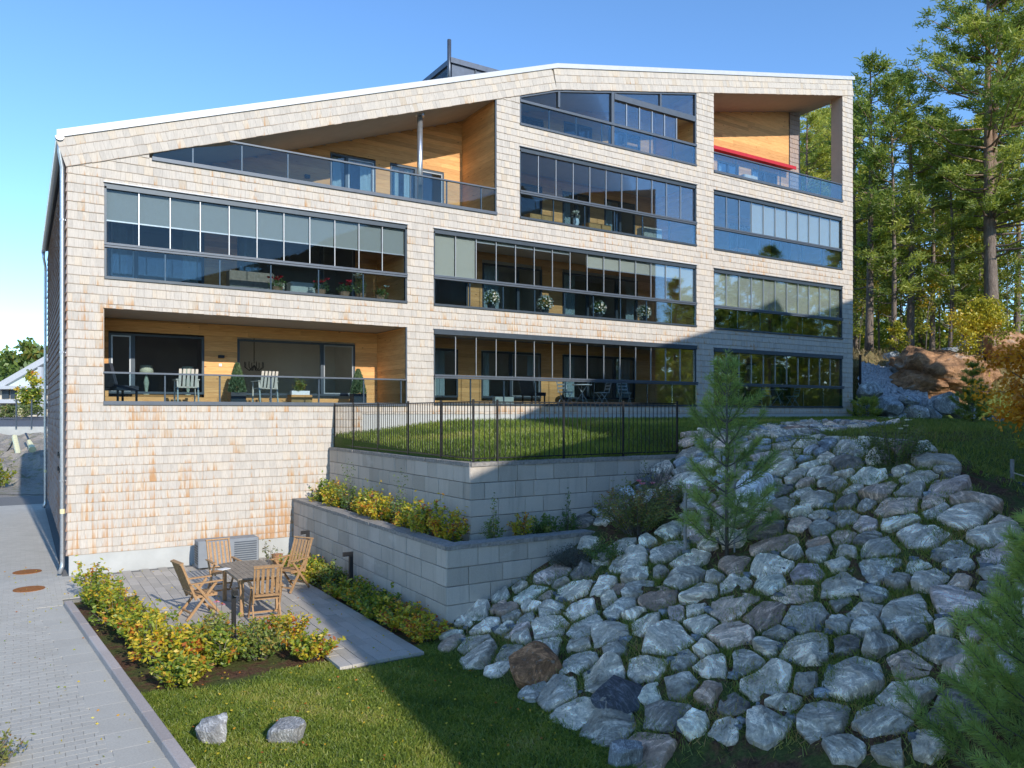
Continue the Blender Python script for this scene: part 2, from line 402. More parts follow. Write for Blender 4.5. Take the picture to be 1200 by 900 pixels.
# ------------------------------------------------------------------ terrain
def sm(a, b, x):
    t = np.clip((x-a)/(b-a), 0, 1); return t*t*(3-2*t)
def H(X, Y):
    X = np.asarray(X, dtype=float); Y = np.asarray(Y, dtype=float)
    d = (X+.92)*.534 + (Y+20.85)*.845
    plat = 3.25 + .28*sm(-9, 0, Y) - .4*np.clip(-13-Y, 0, 9) - .25*np.clip(X-12.8, 0, 4)*np.clip((-8-Y)/4, 0, 1)
    plat = np.maximum(plat, -.1)
    bank = .43*(X-5.0)
    b = np.minimum(bank, plat); b = np.where(b > -.06, b, -.06)
    b = np.where(Y > 0.0, np.where(X > 30, np.minimum(3.53, plat+.2), 0.), b)
    # bed behind the lower wall, lawn behind the upper wall
    inl = (X > 5.42) & (Y > -8.82) & (Y < .3) & (X < 12)
    b = np.where(inl, np.maximum(1.38, b), b)
    b = np.where((X <= 5.42) & (Y > -8.9) & (Y < .3), -.06, b)
    up = 2.86 + (.30+.36*sm(6.3, 10.5, X))*np.clip((Y+7.9)/7.9, 0, 1)
    b = np.where((X > 6.4) & (Y > -7.88) & (Y < .3), np.maximum(up*np.ones_like(X), np.where(X > 11.6, b, 0)), b)
    hill = 3.3*sm(36.5, 41.5, d)*sm(30.3, 32.5, X) + .035*np.clip(d-41, 0, 60)*sm(30.3, 36, X)
    b = b + hill
    # land far to the left and behind rises a little
    b = b + np.where((X < 30) & (Y > 20), 0.024*np.clip(Y-28, 0, 120), 0)
    return b
def Hs(x, y): return float(H(np.array([x]), np.array([y]))[0])
def axis(segs):
    out = []
    for a, b_, st in segs: out += list(np.arange(a, b_, st))
    return out
gx = sorted(set(np.round(axis([(-400,-60,40),(-60,-10,5),(-10,4.9,.5),(4.9,15,.22),(15,40,.5),(40,80,2),(80,500,35)]) + [5.415,5.425,6.395,6.405,11.99,12.01,30.02], 3)))
gy = sorted(set(np.round(axis([(-200,-40,20),(-40,-20,2),(-20,.2,.22),(.2,6,.5),(6,60,2),(60,200,10),(200,900,60)]) + [-8.905,-8.895,-8.825,-8.815,-7.885,-7.875,.299,.301], 3)))
GX, GY = np.meshgrid(gx, gy); HH = H(GX, GY)
nr = rng.normal(0, 1, HH.shape)
soil = ((GX > 4.9) & (GY < -8.7) & (HH < 3.5) & (GX < 16)).astype(float)*(1-sm(3.2, 3.3, HH)*0.9)
soil = np.maximum(soil, ((GX > 11.8) & (GX < 27) & (GY > -9) & (GY < -3.2)).astype(float)*.7)
soil = np.maximum(soil, ((GX > 5.4) & (GX < 6.4) & (GY > -8.9) & (GY < 0)).astype(float))
soil = np.maximum(soil, ((GX > -.1) & (GX < 5.4) & (GY > -9.15) & (GY < 0)).astype(float))
soil = np.maximum(soil, ((GX > 5.4) & (GX < 12) & (GY > -8.9) & (GY < -7.9)).astype(float))
dd = (GX+.92)*.534 + (GY+20.85)*.845
litter = sm(37.5, 40.5, dd)*sm(30, 31.5, GX)
dirt = ((GX < 30) & (GY > 17)).astype(float)
bump_ = np.where((HH > .02) & (GX > 5) & (GX < 16) & (GY < -8.9), .035*nr, 0) + np.where((dirt > 0) & (GY > 34), .10*nr, 0) + np.where((dd > 37) & (GX > 31), .12*nr, 0)
VG = np.stack([GX.ravel(), GY.ravel(), (HH+bump_-.012).ravel()], 1)
ny_, nx_ = GX.shape
ii = np.arange(ny_-1)[:, None]*nx_ + np.arange(nx_-1)[None, :]
FG = np.stack([ii, ii+1, ii+1+nx_, ii+nx_], -1).reshape(-1, 4)
ground = obj('ground', npmesh('ground', VG, FG, M['ground'], {'soil': soil.ravel(), 'litter': litter.ravel(), 'dirt': dirt.ravel()}))
tag(ground, 'grass, soil and forest floor under the whole scene', kind='structure')

# ------------------------------------------------------------------ the shingled apartment building
B = thing('apartment_building', 'large apartment block clad in pale wooden shingles with glazed balconies and sloping roof', 'building', (0, 0, 0))
W = 29.97
def sof(x): return 9.55 + .35*min(x, 13.99) + .205*max(0, x-13.99)
TH = .72
OPEN = {'A': (.76,8.63,7.04,9.30), 'B': (.74,8.63,4.06,6.31), 'C': (9.49,20.41,7.04,9.31), 'D': (9.49,20.41,4.07,6.29),
        'E': (12.55,20.41,10.05,12.30), 'F': (12.55,20.41,13.04,99), 'G': (21.32,29.24,12.99,99), 'H': (21.32,29.24,10.03,12.26),
        'I': (21.32,29.24,7.02,9.28), 'J': (21.32,29.24,4.05,6.26), 'K': (1.74,11.69,10.05,99)}
def add_shingle(L, x0, x1, z0, z1, y=0, tb=None):
    tb = U(.015,.025) if tb is None else tb; tt = .004; g = .0013
    L.append((x0+g, x1-g, z0-U(0,.009), z1+.012, y, tb, tt, random.random()))
SH = []
h = .2143; z = 4.05-17*h; rows = []
while z < 18.5: rows.append(z); z += h
for za in rows:
    zb = za+h; a = max(za, .48)
    if zb <= .5: continue
    xr = 7.25 if zb < 3.80 else W
    if za < 3.78 < zb: xr = W
    bps = {0., xr}
    if za < 3.78 < zb: bps |= {7.25}
    act = [o for o in OPEN.values() if o[2] < zb and o[3] > a]
    for o in act: bps |= {o[0], o[1]}
    bps = sorted(b_ for b_ in bps if b_ <= xr)
    for i0, i1 in zip(bps[:-1], bps[1:]):
        if i1-i0 < .02: continue
        mid = (i0+i1)/2; zl, zh = a, zb
        if xr == W and za < 3.78 and mid > 7.25: zl = 3.78
        skip = False
        for o in act:
            if o[0] <= mid <= o[1]:
                if o[2] <= zl and o[3] >= zh: skip = True
                elif o[2] <= zl: zl = o[3]
                elif o[3] >= zh: zh = o[2]
        if skip or zh-zl < .03: continue
        x = i0
        while x < i1-.001:
            w_ = random.choice((.10,.125,.15,.17,.20))*U(.85,1.15)
            if i1-(x+w_) < .05: w_ = i1-x
            xm = x+w_/2; top = min(zh, sof(xm)+.02)
            if top-zl > .03: add_shingle(SH, x, x+w_, zl, top)
            x += w_
def shingle_arrays(L):
    A = np.array(L); n = len(A)
    x0,x1,z0,z1,y,tb,tt,r = A.T
    V = np.empty((n,8,3))
    V[:,0] = np.stack([x0,y-tb,z0],1); V[:,1] = np.stack([x1,y-tb,z0],1); V[:,2] = np.stack([x1,y+0*tb,z0],1); V[:,3] = np.stack([x0,y+0*tb,z0],1)
    V[:,4] = np.stack([x0,y-tt,z1],1); V[:,5] = np.stack([x1,y-tt,z1],1); V[:,6] = np.stack([x1,y+0*tb,z1],1); V[:,7] = np.stack([x0,y+0*tb,z1],1)
    V[:,:,1] -= 0; 
    return V, np.repeat(r,8), np.tile([0,0,0,0,1,1,1,1], n)
BF = np.array([(0,3,2,1),(4,5,6,7),(0,1,5,4),(1,2,6,5),(2,3,7,6),(3,0,4,7)])
dist = [ (s[0]-CAM.x)**2 + CAM.y**2 + (s[2]-CAM.z)**2*1.0 - 40*(s[1]-s[0])*(s[3]-s[2])*100/2 for s in SH]
order = np.argsort(dist)
near = [SH[i] for i in order[:290]]; rest = [SH[i] for i in order[290:]]
def piece(name, V8, mat, parent, attrs):
    me = npmesh(name, V8, BF, mat, attrs); return obj(name, me, parent)
Vn, rn, an = shingle_arrays(near)
for i in range(len(near)):
    piece('shingle', Vn[i], M['shingle'], B, {'rnd': rn[i*8:i*8+8], 'along': an[i*8:i*8+8]})
# sloped courses of the fascia band
FS = []
for xs, xe, sl in ((-.03, 13.99, .35), (13.99, 30.0, .205)):
    L_ = math.hypot(xe-xs, (xe-xs)*sl); ux, uz = (xe-xs)/L_, (xe-xs)*sl/L_
    hc = TH*ux/3
    for k in range(3):
        u = 0
        while u < L_-.01:
            w_ = random.choice((.12,.15,.18,.21))*U(.9,1.1)
            if L_-(u+w_) < .06: w_ = L_-u
            FS.append((xs, sof(max(xs,0)) if xs > 0 else 9.55-.03*.35, ux, uz, u, u+w_, k*hc, (k+1)*hc+.012)); u += w_
Vf = []
for (ox, oz, ux, uz, u0, u1, v0, v1) in FS:
    tb = U(.016,.026); g = .0013; v0 -= U(0,.012)
    P = lambda u, v, y: (ox+ux*u-uz*v, y, oz+uz*u+ux*v)
    Vf.append([P(u0+g,v0,-tb-.02), P(u1-g,v0,-tb-.02), P(u1-g,v0,0), P(u0+g,v0,0), P(u0+g,v1,-.03), P(u1-g,v1,-.03), P(u1-g,v1,0), P(u0+g,v1,0)])
Vr, rr_, ar = shingle_arrays(rest)
Vall = np.concatenate([Vr, np.array(Vf)]); nal = len(Vall)
rall = np.concatenate([rr_, np.repeat(rng.random(len(Vf)), 8)])
aall = np.tile([0,0,0,0,1,1,1,1], nal)
Fall = (BF[None] + (np.arange(nal)*8)[:, None, None]).reshape(-1, 4)
o = obj('shingle_cladding', npmesh('shingle_cladding', Vall.reshape(-1,3), Fall, M['shingle'], {'rnd': rall, 'along': aall}), B); o['kind'] = 'stuff'
# side wall courses (left gable side, seen at a grazing angle) and right side of the pier
SS = []
for za in rows:
    if za+h < .5 or za > sof(0)+.35: continue
    y = 0.0
    while y < 15:
        w_ = U(.12,.24); tb = U(.03,.045)
        z0, z1 = max(za,.48)-U(0,.015), min(za+h, 10.3)
        y1 = min(y+w_, 15)
        SS.append([(-tb,y1-.003,z0),(-tb,y+.003,z0),(.0,y+.003,z0),(.0,y1-.003,z0),(-.01,y1-.003,z1),(-.01,y+.003,z1),(.0,y+.003,z1),(.0,y1-.003,z1)]); y += w_
# shingled end of the top floor wall and inner faces
for za in rows:
    if za < 12.9 or za > 17.8: continue
    x = 28.55
    while x < 29.25:
        w_ = min(U(.12,.2), 29.26-x); tb = .03
        SS.append([(x+.003,2.2-tb,za),(x+w_-.003,2.2-tb,za),(x+w_-.003,2.2,za),(x+.003,2.2,za),(x+.003,2.19,za+h),(x+w_-.003,2.19,za+h),(x+w_-.003,2.2,za+h),(x+.003,2.2,za+h)]); x += w_
SS = np.array(SS)
o = obj('side_cladding', npmesh('side_cladding', SS.reshape(-1,3), (BF[None]+(np.arange(len(SS))*8)[:,None,None]).reshape(-1,4), M['shingle_shaded'],
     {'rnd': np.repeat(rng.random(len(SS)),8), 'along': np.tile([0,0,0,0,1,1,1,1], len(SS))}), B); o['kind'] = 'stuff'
# structural core
b = MB(); e = .012
b.box(e, .76, e, 2.3, .45, 10.0); b.box(8.63, 9.49, e, 2.3, 4.05, 9.4); b.box(11.69, 12.55, e, 2.3, 10.0, sof(11.69)+.1)
b.box(20.41, 21.32, e, 2.3, 4.05, sof(20.41)+.1); b.box(29.24, W-e, e, 2.3, 3.5, 12.4); b.box(29.24, W-e, e, .55, 12.4, 17.65)
b.box(e, 7.3, e, .6, .46, 4.0); b.box(7.2, W-e, e, .6, 3.77, 4.0)
for zlo, zhi, x0, x1 in ((3.9,4.05,.76,29.24),(6.32,7.02,.76,29.24),(9.32,10.03,.76,29.24),(12.31,12.98,12.55,29.24)): b.box(x0, x1, e, 2.24, zlo, zhi)
b.box(.2, W-.2, 14.8, 15, 0, 12.4); b.box(.01, .2, .3, 15, .45, 10.2); b.box(W-.2, W-.01, 2.3, 15, 3, 12.4); b.box(29.06, 29.25, 2.25, 15, 12.4, 17.5)
b.build('wall_core', M['soffit'], B)
b = MB(); b.box(.03, 5.35, -.004, .3, -.1, .475); b.build('plinth', M['plinth'], B)
b = MB(); b.box(7.15, W-.02, -.002, .3, 2.8, 3.765); b.build('plinth', M['plinth'], B)
b = MB()
b.prism([(0,sof(0)+.01),(13.99,sof(13.99)+.01),(W,sof(W)+.01),(W,sof(W)+.69),(13.99,sof(13.99)+.69),(0,sof(0)+.69)], .012, 15.2)
b.build('roof_slab', M['soffit'], B)
b = MB(); q = .70
b.prism([(-.22,sof(0)+q-.08),(13.99,sof(13.99)+q),(30.03,sof(W)+q),(30.03,sof(W)+q+.15),(13.99,sof(13.99)+q+.15),(-.22,sof(0)+q+.10)], -.075, .05)
b.build('roof_edge_flashing', M['flash'], B)
b = MB()
b.prism([(-.20,sof(0)+q-.06),(13.99,sof(13.99)+q+.03),(30.0,sof(W)+q+.03),(30.0,sof(W)+q+.12),(13.99,sof(13.99)+q+.12),(-.20,sof(0)+q+.07)], .05, 15.3)
b.build('roof', M['roofmetal'], B)
# gutter and downpipes on the left side
b = MB(); n0 = len(b.v)
prof = [( -.10+.085*math.cos(a), -.085*math.sin(a)) for a in np.linspace(0, math.pi, 9)]
for y in (-.10, 15.3):
    for (x, zz) in prof: b.v.append((x-.06, y, 10.20+zz))
for i in range(8): b.f.append((i, i+1, 10+i, 9+i))
b.f.append(tuple(range(9)))
b.build('gutter', M['steel'], B)
for yy in (.12, 14.9):
    b = MB(); b.tube([(-.16,yy-.1,10.17),(-.16,yy-.1,9.9),(-.10,yy,9.55),(-.10,yy,9.2),(-.10,yy,.35),(-.10,yy,.22),(-.16,yy-.06,.06)], .05, 10)
    dp = b.build('downpipe', M['steel'], B, smooth=True)
    for zz in (8.3, 5.2, 2.2): c_ = MB(); c_.tube([(-.10,yy,zz),(-.10,yy,zz+.04)], .062, 10); c_.box(-.06,0,yy-.01,yy+.01,zz+.01,zz+.03); c_.build('pipe_bracket', M['steel'], dp)
    c_ = MB(); c_.tube([(-.10,yy,1.45),(-.10,yy,1.56)], .053, 10); c_.build('yellow_band', M['yellow'], dp)
# roof lantern and vent pipe
b = MB()
b.box(11.70, 16, 3, 7, 14, 15.90); lan = b.build('roof_lantern', M['roofmetal'], B)
b = MB(); b.box(11.62, 16.1, 2.92, 7.1, 15.90, 16.08); b.build('lantern_roof', M['roofmetal'], lan)
for x in (12.6, 13.5, 14.4): b = MB(); b.box(x, x+.05, 2.96, 3.0, 14.4, 15.9); b.build('panel_seam', M['frame'], lan)
for y in (3.2, 4.5, 5.8): b = MB(); b.box(11.66, 11.70, y, y+1.15, 14.6, 15.8); b.build('lantern_pane', M['glasswin'], lan)
b = MB(); b.tube([(11.62,3.05,14.8),(11.62,3.05,16.72)], .07, 10); b.build('vent_pipe', M['roofmetal'], B, smooth=True)
# ---- helpers for loggias
def board(x0, x1, y0, y1, z0, z1, parent):
    m_ = MB().box(x0, x1, y0, y1, z0, z1); return m_.build('board', M['pine'], parent, attrs={'rnd': [random.random()]*8})
def clad(parent, x0, x1, z0, z1, holes, Y=2.2, top=None, joined=False):
    r = z0; hh = .145; acc = MB(); rn_ = []
    while r < z1-.01:
        rt = min(r+hh, z1); xs = [x0, x1]
        xa = x0
        if top:
            while xa < x1 and top(xa)+.12 < rt: xa += .05
        ivs = [(xa, x1)] if xa < x1 else []
        for (a, c_, d, f) in holes:
            if d < rt-.02 and f > r+.02:
                nv = []
                for (s0, s1) in ivs:
                    if c_ <= s0 or a >= s1: nv.append((s0, s1)); continue
                    if a > s0: nv.append((s0, a))
                    if c_ < s1: nv.append((c_, s1))
                ivs = nv
        for s0, s1 in ivs:
            if s1-s0 < .02: continue
            cut = [s0]
            while s1-cut[-1] > 4.2: cut.append(cut[-1]+U(2.2,4))
            cut.append(s1)
            for q0, q1 in zip(cut[:-1], cut[1:]):
                if joined: acc.box(q0+.002, q1-.002, Y, Y+.05, r+.003, rt); rn_ += [random.random()]*8
                else: board(q0+.002, q1-.002, Y, Y+.05, r+.003, rt, parent)
        r = rt
    if joined and acc.v: acc.build('board_cladding', M['pine'], parent, attrs={'rnd': rn_})['kind'] = 'stuff'
def clad_side(parent, X, z0, z1, joined=False, y0=.10):
    r = z0; acc = MB(); rn_ = []
    while r < z1-.01:
        rt = min(r+.145, z1)
        if joined: acc.box(X-.03, X-.002, y0, 2.199, r+.003, rt); rn_ += [random.random()]*8
        else: board(X-.03, X-.002, y0, 2.199, r+.003, rt, parent)
        r = rt
    if joined and acc.v: acc.build('side_boards', M['pine'], parent, attrs={'rnd': rn_})['kind'] = 'stuff'
def room(parent, x0, x1, z0, z1, mat='room', depth=2.6):
    """open box behind a window: floor, ceiling, three walls"""
    Y0 = 2.26; Y1 = Y0+depth
    v = [(x0,Y0,z0),(x1,Y0,z0),(x1,Y1,z0),(x0,Y1,z0),(x0,Y0,z1),(x1,Y0,z1),(x1,Y1,z1),(x0,Y1,z1)]
    m_ = MB().add(v, [(0,1,2,3),(7,6,5,4),(3,2,6,7),(0,3,7,4),(2,1,5,6)])
    return m_.build('room', M[mat], parent)
def window(parent, x0, x1, z0, z1, mull=(), Y=2.2, curt=(), dark=False, rm=True, door=()):
    b_ = MB(); t = .06
    b_.box(x0, x1, Y-.02, Y+.06, z1-t, z1); b_.box(x0, x1, Y-.02, Y+.06, z0, z0+t)
    b_.box(x0, x0+t, Y-.02, Y+.06, z0+t, z1-t); b_.box(x1-t, x1, Y-.02, Y+.06, z0+t, z1-t)
    for m_ in mull: b_.box(m_-.05, m_+.05, Y-.03, Y+.06, z0+t, z1-t)
    fr = b_.build('window_frame', M['frame'], parent)
    xs = [x0+t] + [v for m_ in mull for v in (m_-.05, m_+.05)] + [x1-t]
    for k in range(0, len(xs), 2):
        MB().box(xs[k], xs[k+1], Y+.015, Y+.03, z0+t, z1-t).build('pane', M['glasswin'], fr)
        if k//2 in door:
            q_ = MB(); a_, c_ = xs[k], xs[k+1]; w = .035
            for bx in ((a_,a_+w,z0+t,z1-t),(c_-w,c_,z0+t,z1-t),(a_+w,c_-w,z0+t,z0+t+w),(a_+w,c_-w,z1-t-w,z1-t)): q_.box(bx[0],bx[1],Y-.012,Y+.012,bx[2],bx[3])
            q_.build('sash', M['alu'], fr)
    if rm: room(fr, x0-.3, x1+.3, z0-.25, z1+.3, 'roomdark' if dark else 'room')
    for (c0, c1) in curt:
        m_ = MB(); n = max(6, int((c1-c0)/.05)); pts = [(c0+(c1-c0)*i/n, Y+.16+.03*math.sin(i*1.7)) for i in range(n+1)]
        for (xx, yy) in pts: m_.v += [(xx,yy,z0+.02),(xx,yy,z1-.03)]
        for i in range(n): m_.f.append((2*i,2*i+2,2*i+3,2*i+1))
        m_.build('curtain', M['curtain'], fr, smooth=True)
    return fr
def glazing(parent, key, zm, nup, nlow, blinds=(), lowposts=True, out=.0, railmat='rail', barz=None):
    """folding balcony glazing above a glass balustrade"""
    x0, x1, z0, z1 = OPEN[key]; fr = MB(); y = .03-out
    fr.box(x0+.002, x1-.002, y-.03, y+.10, z1-.13, z1-.002)            # top track
    fr.box(x0+.002, x1-.002, -.05, .10, z0-.035, z0+.03)                # sill
    fr.box(x0+.002, x0+.05, .0, .10, z0+.03, z1-.08); fr.box(x1-.05, x1-.002, .0, .10, z0+.03, z1-.08)
    F_ = fr.build('balcony_glazing', M['frame'], parent)
    MB().box(x0-.02, x1+.02, -.055, -.0, z1+.004, z1+.024).build('drip_flashing', M['flash' if key in 'AC' else 'rail'], F_)
    r_ = MB(); r_.box(x0, x1, -.045-out, .07, zm-.09, zm-.045); r_.box(x0, x1, -.06-out, .05, zm-.035, zm+.02); r_.build('balustrade_rail', M[railmat], F_)
    us = np.linspace(x0+.05, x1-.05, nup+1)
    for i in range(nup):
        a, c_ = us[i], us[i+1]
        MB().box(a+.004, c_-.004, .055, .067, zm+.03, z1-.08).build('glass_pane', M['glass'], F_)
        if i: 
            MB().box(a-.011, a+.011, .04, .08, zm+.03, z1-.08).build('mullion', M['alu'], F_)
        bz = blinds[i] if i < len(blinds) else None
        if bz is not None:
            bl = MB(); n = 10
            bl.box(a+.01, c_-.01, .12, .125, bz, z1-.09); bl.build('roller_blind', M['blindwarm' if key in 'CHI' else 'blind'], F_)
            MB().box(a+.005, c_-.005, .095, .13, bz-.02, bz+.012).build('blind_bar', M['alu'], F_)
    ls = np.linspace(x0+.05, x1-.05, nlow+1)
    for i in range(nlow):
        MB().box(ls[i]+.004, ls[i+1]-.004, .0-out, .012-out, z0+.03, zm-.09).build('balustrade_pane', M['glassrail'], F_)
        if i: MB().box(ls[i]-.018, ls[i]+.018, .016-out, .05-out, z0+.03, zm-.09).build('balustrade_post', M['rail'], F_)
    return F_
# A
glazing(B, 'A', 7.85, 11, 6, blinds=[8.43]*11)
lg = [(1.04,3.43,7.35,8.95),(4.33,7.87,7.25,8.95)]
clad(B, .76, 8.63, 7.04, 9.3, lg, joined=True); clad_side(B, 8.63, 7.04, 9.3, True)
window(B, *lg[0], mull=(1.7,), curt=((1.1,1.5),(2.9,3.3)), door=(0,)); window(B, *lg[1], mull=(6.8,), curt=((4.4,5.0),), door=(1,))
# B open loggia
x0, x1, z0, z1 = OPEN['B']
lb = [(1.04,3.43,4.32,5.93),(4.33,7.87,4.32,5.93)]
clad(B, x0, x1, 4.09, 6.31, lb); clad_side(B, x1, 4.09, 6.31)
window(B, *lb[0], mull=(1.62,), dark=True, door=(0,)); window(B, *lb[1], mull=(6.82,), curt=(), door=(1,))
MB().box(x1-.035, x1+.0, .0, .04, z0, z1).build('corner_trim', M['rail'], B)
def railing(parent, x0, x1, zb, zt, posts, sill=True, y=.0, clip=None):
    b_ = MB()
    xa = x0
    if clip: 
        while clip(xa) < zt: xa += .02
    b_.box(xa, x1-.01, y-.035, y+.035, zt-.03, zt+.012)
    b_.box(x0, x1-.002, y-.06, y+.05, zb-.06, zb+.03)
    ra = b_.build('railing', M['rail'], parent)
    ps = sorted(posts)
    for p in ps:
        t_ = min(zt-.03, clip(p)-.02) if clip else zt-.03
        MB().box(p-.02, p+.02, y+.02, y+.05, zb+.03, t_).build('railing_post', M['rail'], ra)
    xs = [x0+.01]+ps+[x1-.02]
    for a, c_ in zip(xs[:-1], xs[1:]):
        if c_-a < .1: continue
        ta, tc = zt-.03, zt-.03
        if clip: ta = min(ta, clip(a)-.02); tc = min(tc, clip(c_)-.02)
        ta = max(ta, zb+.05)
        MB().prism([(a+.01,zb+.03),(c_-.01,zb+.03),(c_-.01,tc),(a+.01,ta)], y, y+.012).build('railing_pane', M['glassrail'], ra)
    return ra
railing(B, x0, x1, 4.06, 4.78, [2.1,3.4,4.7,6.0,7.3,8.45])
wl = MB(); wl.box(3.80,3.96,2.10,2.2,5.36,5.44).build('wall_lamp', M['black'], B); MB().box(3.82,3.90,2.17,2.2,5.12,5.20).build('wall_socket', M['white'], B)
# C
glazing(B, 'C', 7.90, 15, 9, blinds=[7.95,7.95]+[9.10]*5+[None]+[8.70]*0+[None]*0+[8.75]*6+[7.95]*1)
lc = [(9.8,11.88,7.32,8.95),(12.45,14.93,7.32,8.95),(15.84,19.46,7.32,8.95)]
clad(B, 9.49, 20.41, 7.04, 9.31, lc, joined=True); clad_side(B, 20.41, 7.04, 9.31, True)
window(B, *lc[0], mull=(10.6,)); window(B, *lc[1], mull=(13.9,), curt=((12.6,13.2),)); window(B, *lc[2], mull=(17.0,18.4), curt=((16,16.5),(19,19.4)))
# D
glazing(B, 'D', 4.93, 15, 9, out=.05)
ld = [(9.7,11.5,4.32,5.93),(12.41,14.88,4.32,5.93),(15.84,19.33,4.32,5.93)]
clad(B, 9.49, 20.41, 4.07, 6.29, ld, joined=True); clad_side(B, 20.41, 4.07, 6.29, True)
window(B, *ld[0], mull=(10.5,), curt=((10.7,11.1),)); window(B, *ld[1], mull=(13.6,), curt=((12.5,12.8),(14.4,14.8)), door=(1,)); window(B, *ld[2], mull=(17.0,18.3), curt=((15.9,16.5),(18.5,19.2)))
# E
glazing(B, 'E', 10.90, 11, 6)
le = [(12.9,14.93,10.32,11.93),(15.84,17.1,10.32,11.93),(17.8,19.33,10.32,11.93)]
clad(B, 12.55, 20.41, 10.05, 12.3, le, joined=True); clad_side(B, 20.41, 10.05, 12.3, True)
for q_ in le: window(B, *q_, mull=((q_[0]+q_[1])/2,), curt=((q_[0]+.1,q_[0]+.5),))
# H, I, J
glazing(B, 'H', 10.88, 11, 6, blinds=[None]*3+[10.93]*8)
glazing(B, 'I', 7.88, 11, 6, blinds=[7.93]*11)
glazing(B, 'J', 4.93, 11, 6, out=.05)
for zf, key in ((10.03,'H'),(7.02,'I'),(4.05,'J')):
    hs = [(21.9,23.6,zf+.28,zf+1.88),(24.6,26.6,zf+.28,zf+1.88),(27.3,28.6,zf+.28,zf+1.88)]
    clad(B, 21.32, 29.24, zf+.02, OPEN[key][3], hs, joined=True); clad_side(B, 29.24, zf+.02, OPEN[key][3], True)
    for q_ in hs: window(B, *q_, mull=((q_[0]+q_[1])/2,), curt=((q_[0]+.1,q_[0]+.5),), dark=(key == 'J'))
# F: irregular glazing under the roof slope
x0, x1, z0 = 12.55, 20.41, 13.04
fr = MB(); t = .055
fr.box(x0+.002, x1-.002, -.05, .10, z0-.035, z0+.03)
fr.box(x0+.002, x0+.06, .0, .1, z0+.03, sof(x0)); fr.box(x1-.06, x1-.002, .0, .1, z0+.03, sof(x1))
fr.box(16.33, 16.45, -.01, .11, z0+.03, sof(16.4)-.03); fr.box(14.07, 14.15, .0, .1, 13.9, sof(14.1)-.04)
for a, c_ in ((x0, 13.99), (13.99, x1)):
    fr.prism([(a,sof(a)-.07),(c_,sof(c_)-.07),(c_,sof(c_)-.004),(a,sof(a)-.004)], .001, .12)
fr.box(16.45, x1-.06, -.03, .12, 14.66, 14.86); fr.box(18.6, 18.68, .01, .09, 14.86, sof(18.6)-.06)
F_ = fr.build('balcony_glazing', M['rail'], B)
MB().box(x0, x1, -.045, .06, 13.74, 13.82).build('balustrade_rail', M['rail'], F_)
MB().prism([(x0+.06,13.83),(14.07,13.83),(14.07,sof(14.07)-.07),(x0+.06,sof(x0+.06)-.07)], .05, .062).build('glass_pane', M['glass'], F_)
MB().prism([(14.15,13.83),(16.33,13.83),(16.33,sof(16.33)-.07),(14.15,sof(14.15)-.07)], .05, .062).build('glass_pane', M['glass'], F_)
MB().prism([(16.45,14.87),(18.6,14.87),(18.6,sof(18.6)-.07),(16.45,sof(16.45)-.07)], .05, .062).build('glass_pane', M['glass'], F_)
MB().prism([(18.68,14.87),(x1-.06,14.87),(x1-.06,sof(x1)-.07),(18.68,sof(18.68)-.07)], .05, .062).build('glass_pane', M['glass'], F_)
us = np.linspace(16.45, 19.45, 6)
for i in range(5):
    MB().box(us[i]+.02, us[i+1]-.02, .05, .062, 13.83, 14.65).build('glass_pane', M['glass'], F_)
    MB().box(us[i+1]-.02, us[i+1]+.02, .04, .08, 13.83, 14.65).build('mullion', M['alu'], F_)
ls = np.linspace(x0+.06, x1-.06, 8)
for i in range(7):
    MB().box(ls[i]+.004, ls[i+1]-.004, .0, .012, z0+.03, 13.74).build('balustrade_pane', M['glassrail'], F_)
    if i: MB().box(ls[i]-.018, ls[i]+.018, .016, .05, z0+.03, 13.74).build('balustrade_post', M['rail'], F_)
lf = [(13.4,15.0,13.3,14.3),(15.9,17.2,13.3,14.5),(18.0,19.6,13.3,14.6)]
clad(B, x0, x1, 13.04, 16.0, lf, top=sof, joined=True); clad_side(B, 20.41, 13.04, sof(20.4), True)
for q_ in lf: window(B, *q_, mull=((q_[0]+q_[1])/2,))
# K terrace
lk = [(7.08,8.55,10.1,11.75),(9.05,10.97,10.1,11.78),(3.6,5.2,10.1,10.75)]
clad(B, 1.74, 11.69, 10.06, 14.0, lk, top=sof); clad_side(B, 11.69, 10.06, sof(11.69))
window(B, *lk[0], mull=(7.6,), curt=((7.1,7.5),(8.1,8.5)), door=(1,)); window(B, *lk[1], mull=(9.95,), curt=((9.1,9.4),(9.6,9.85)), door=(1,)); window(B, *lk[2])
railing(B, 1.80, 11.69, 10.06, 10.82, [2.75,3.95,5.15,6.35,7.55,8.75,9.95,11.15], clip=sof)
MB().tube([(9.26,.45,10.05),(9.26,.45,sof(9.26)+.02)], .085, 14).build('steel_column', M['steel'], B, smooth=True)
MB().tube([(9.26,.45,sof(9.26)-.04),(9.26,.45,sof(9.26)+.03)], .14, 14).build('column_head', M['steel'], B)
MB().box(11.65, 11.70, .0, .05, 10.05, sof(11.69)).build('corner_trim', M['rail'], B)
MB().box(6.28,6.42,2.1,2.2,10.85,10.95).build('wall_lamp', M['black'], B)
# G terrace
lg2 = [(23.9,25.2,13.25,14.45),(26.0,27.7,13.25,14.45)]
clad(B, 21.32, 28.55, 13.0, 17.4, lg2, top=sof)
for q_ in lg2: window(B, *q_, mull=((q_[0]+q_[1])/2,), curt=((q_[0]+.1,q_[0]+.4),))
railing(B, 21.32, 29.24, 12.99, 13.71, [22.6,23.9,25.2,26.5,27.8])
aw = MB().prism([(21.45,14.72),(28.35,14.72),(28.35,14.82),(21.45,14.82)], 1.72, 2.15).build('awning', M['red'], B)
MB().box(21.45,28.35,1.68,1.72,14.66,14.80).build('awning_valance', M['red'], aw)
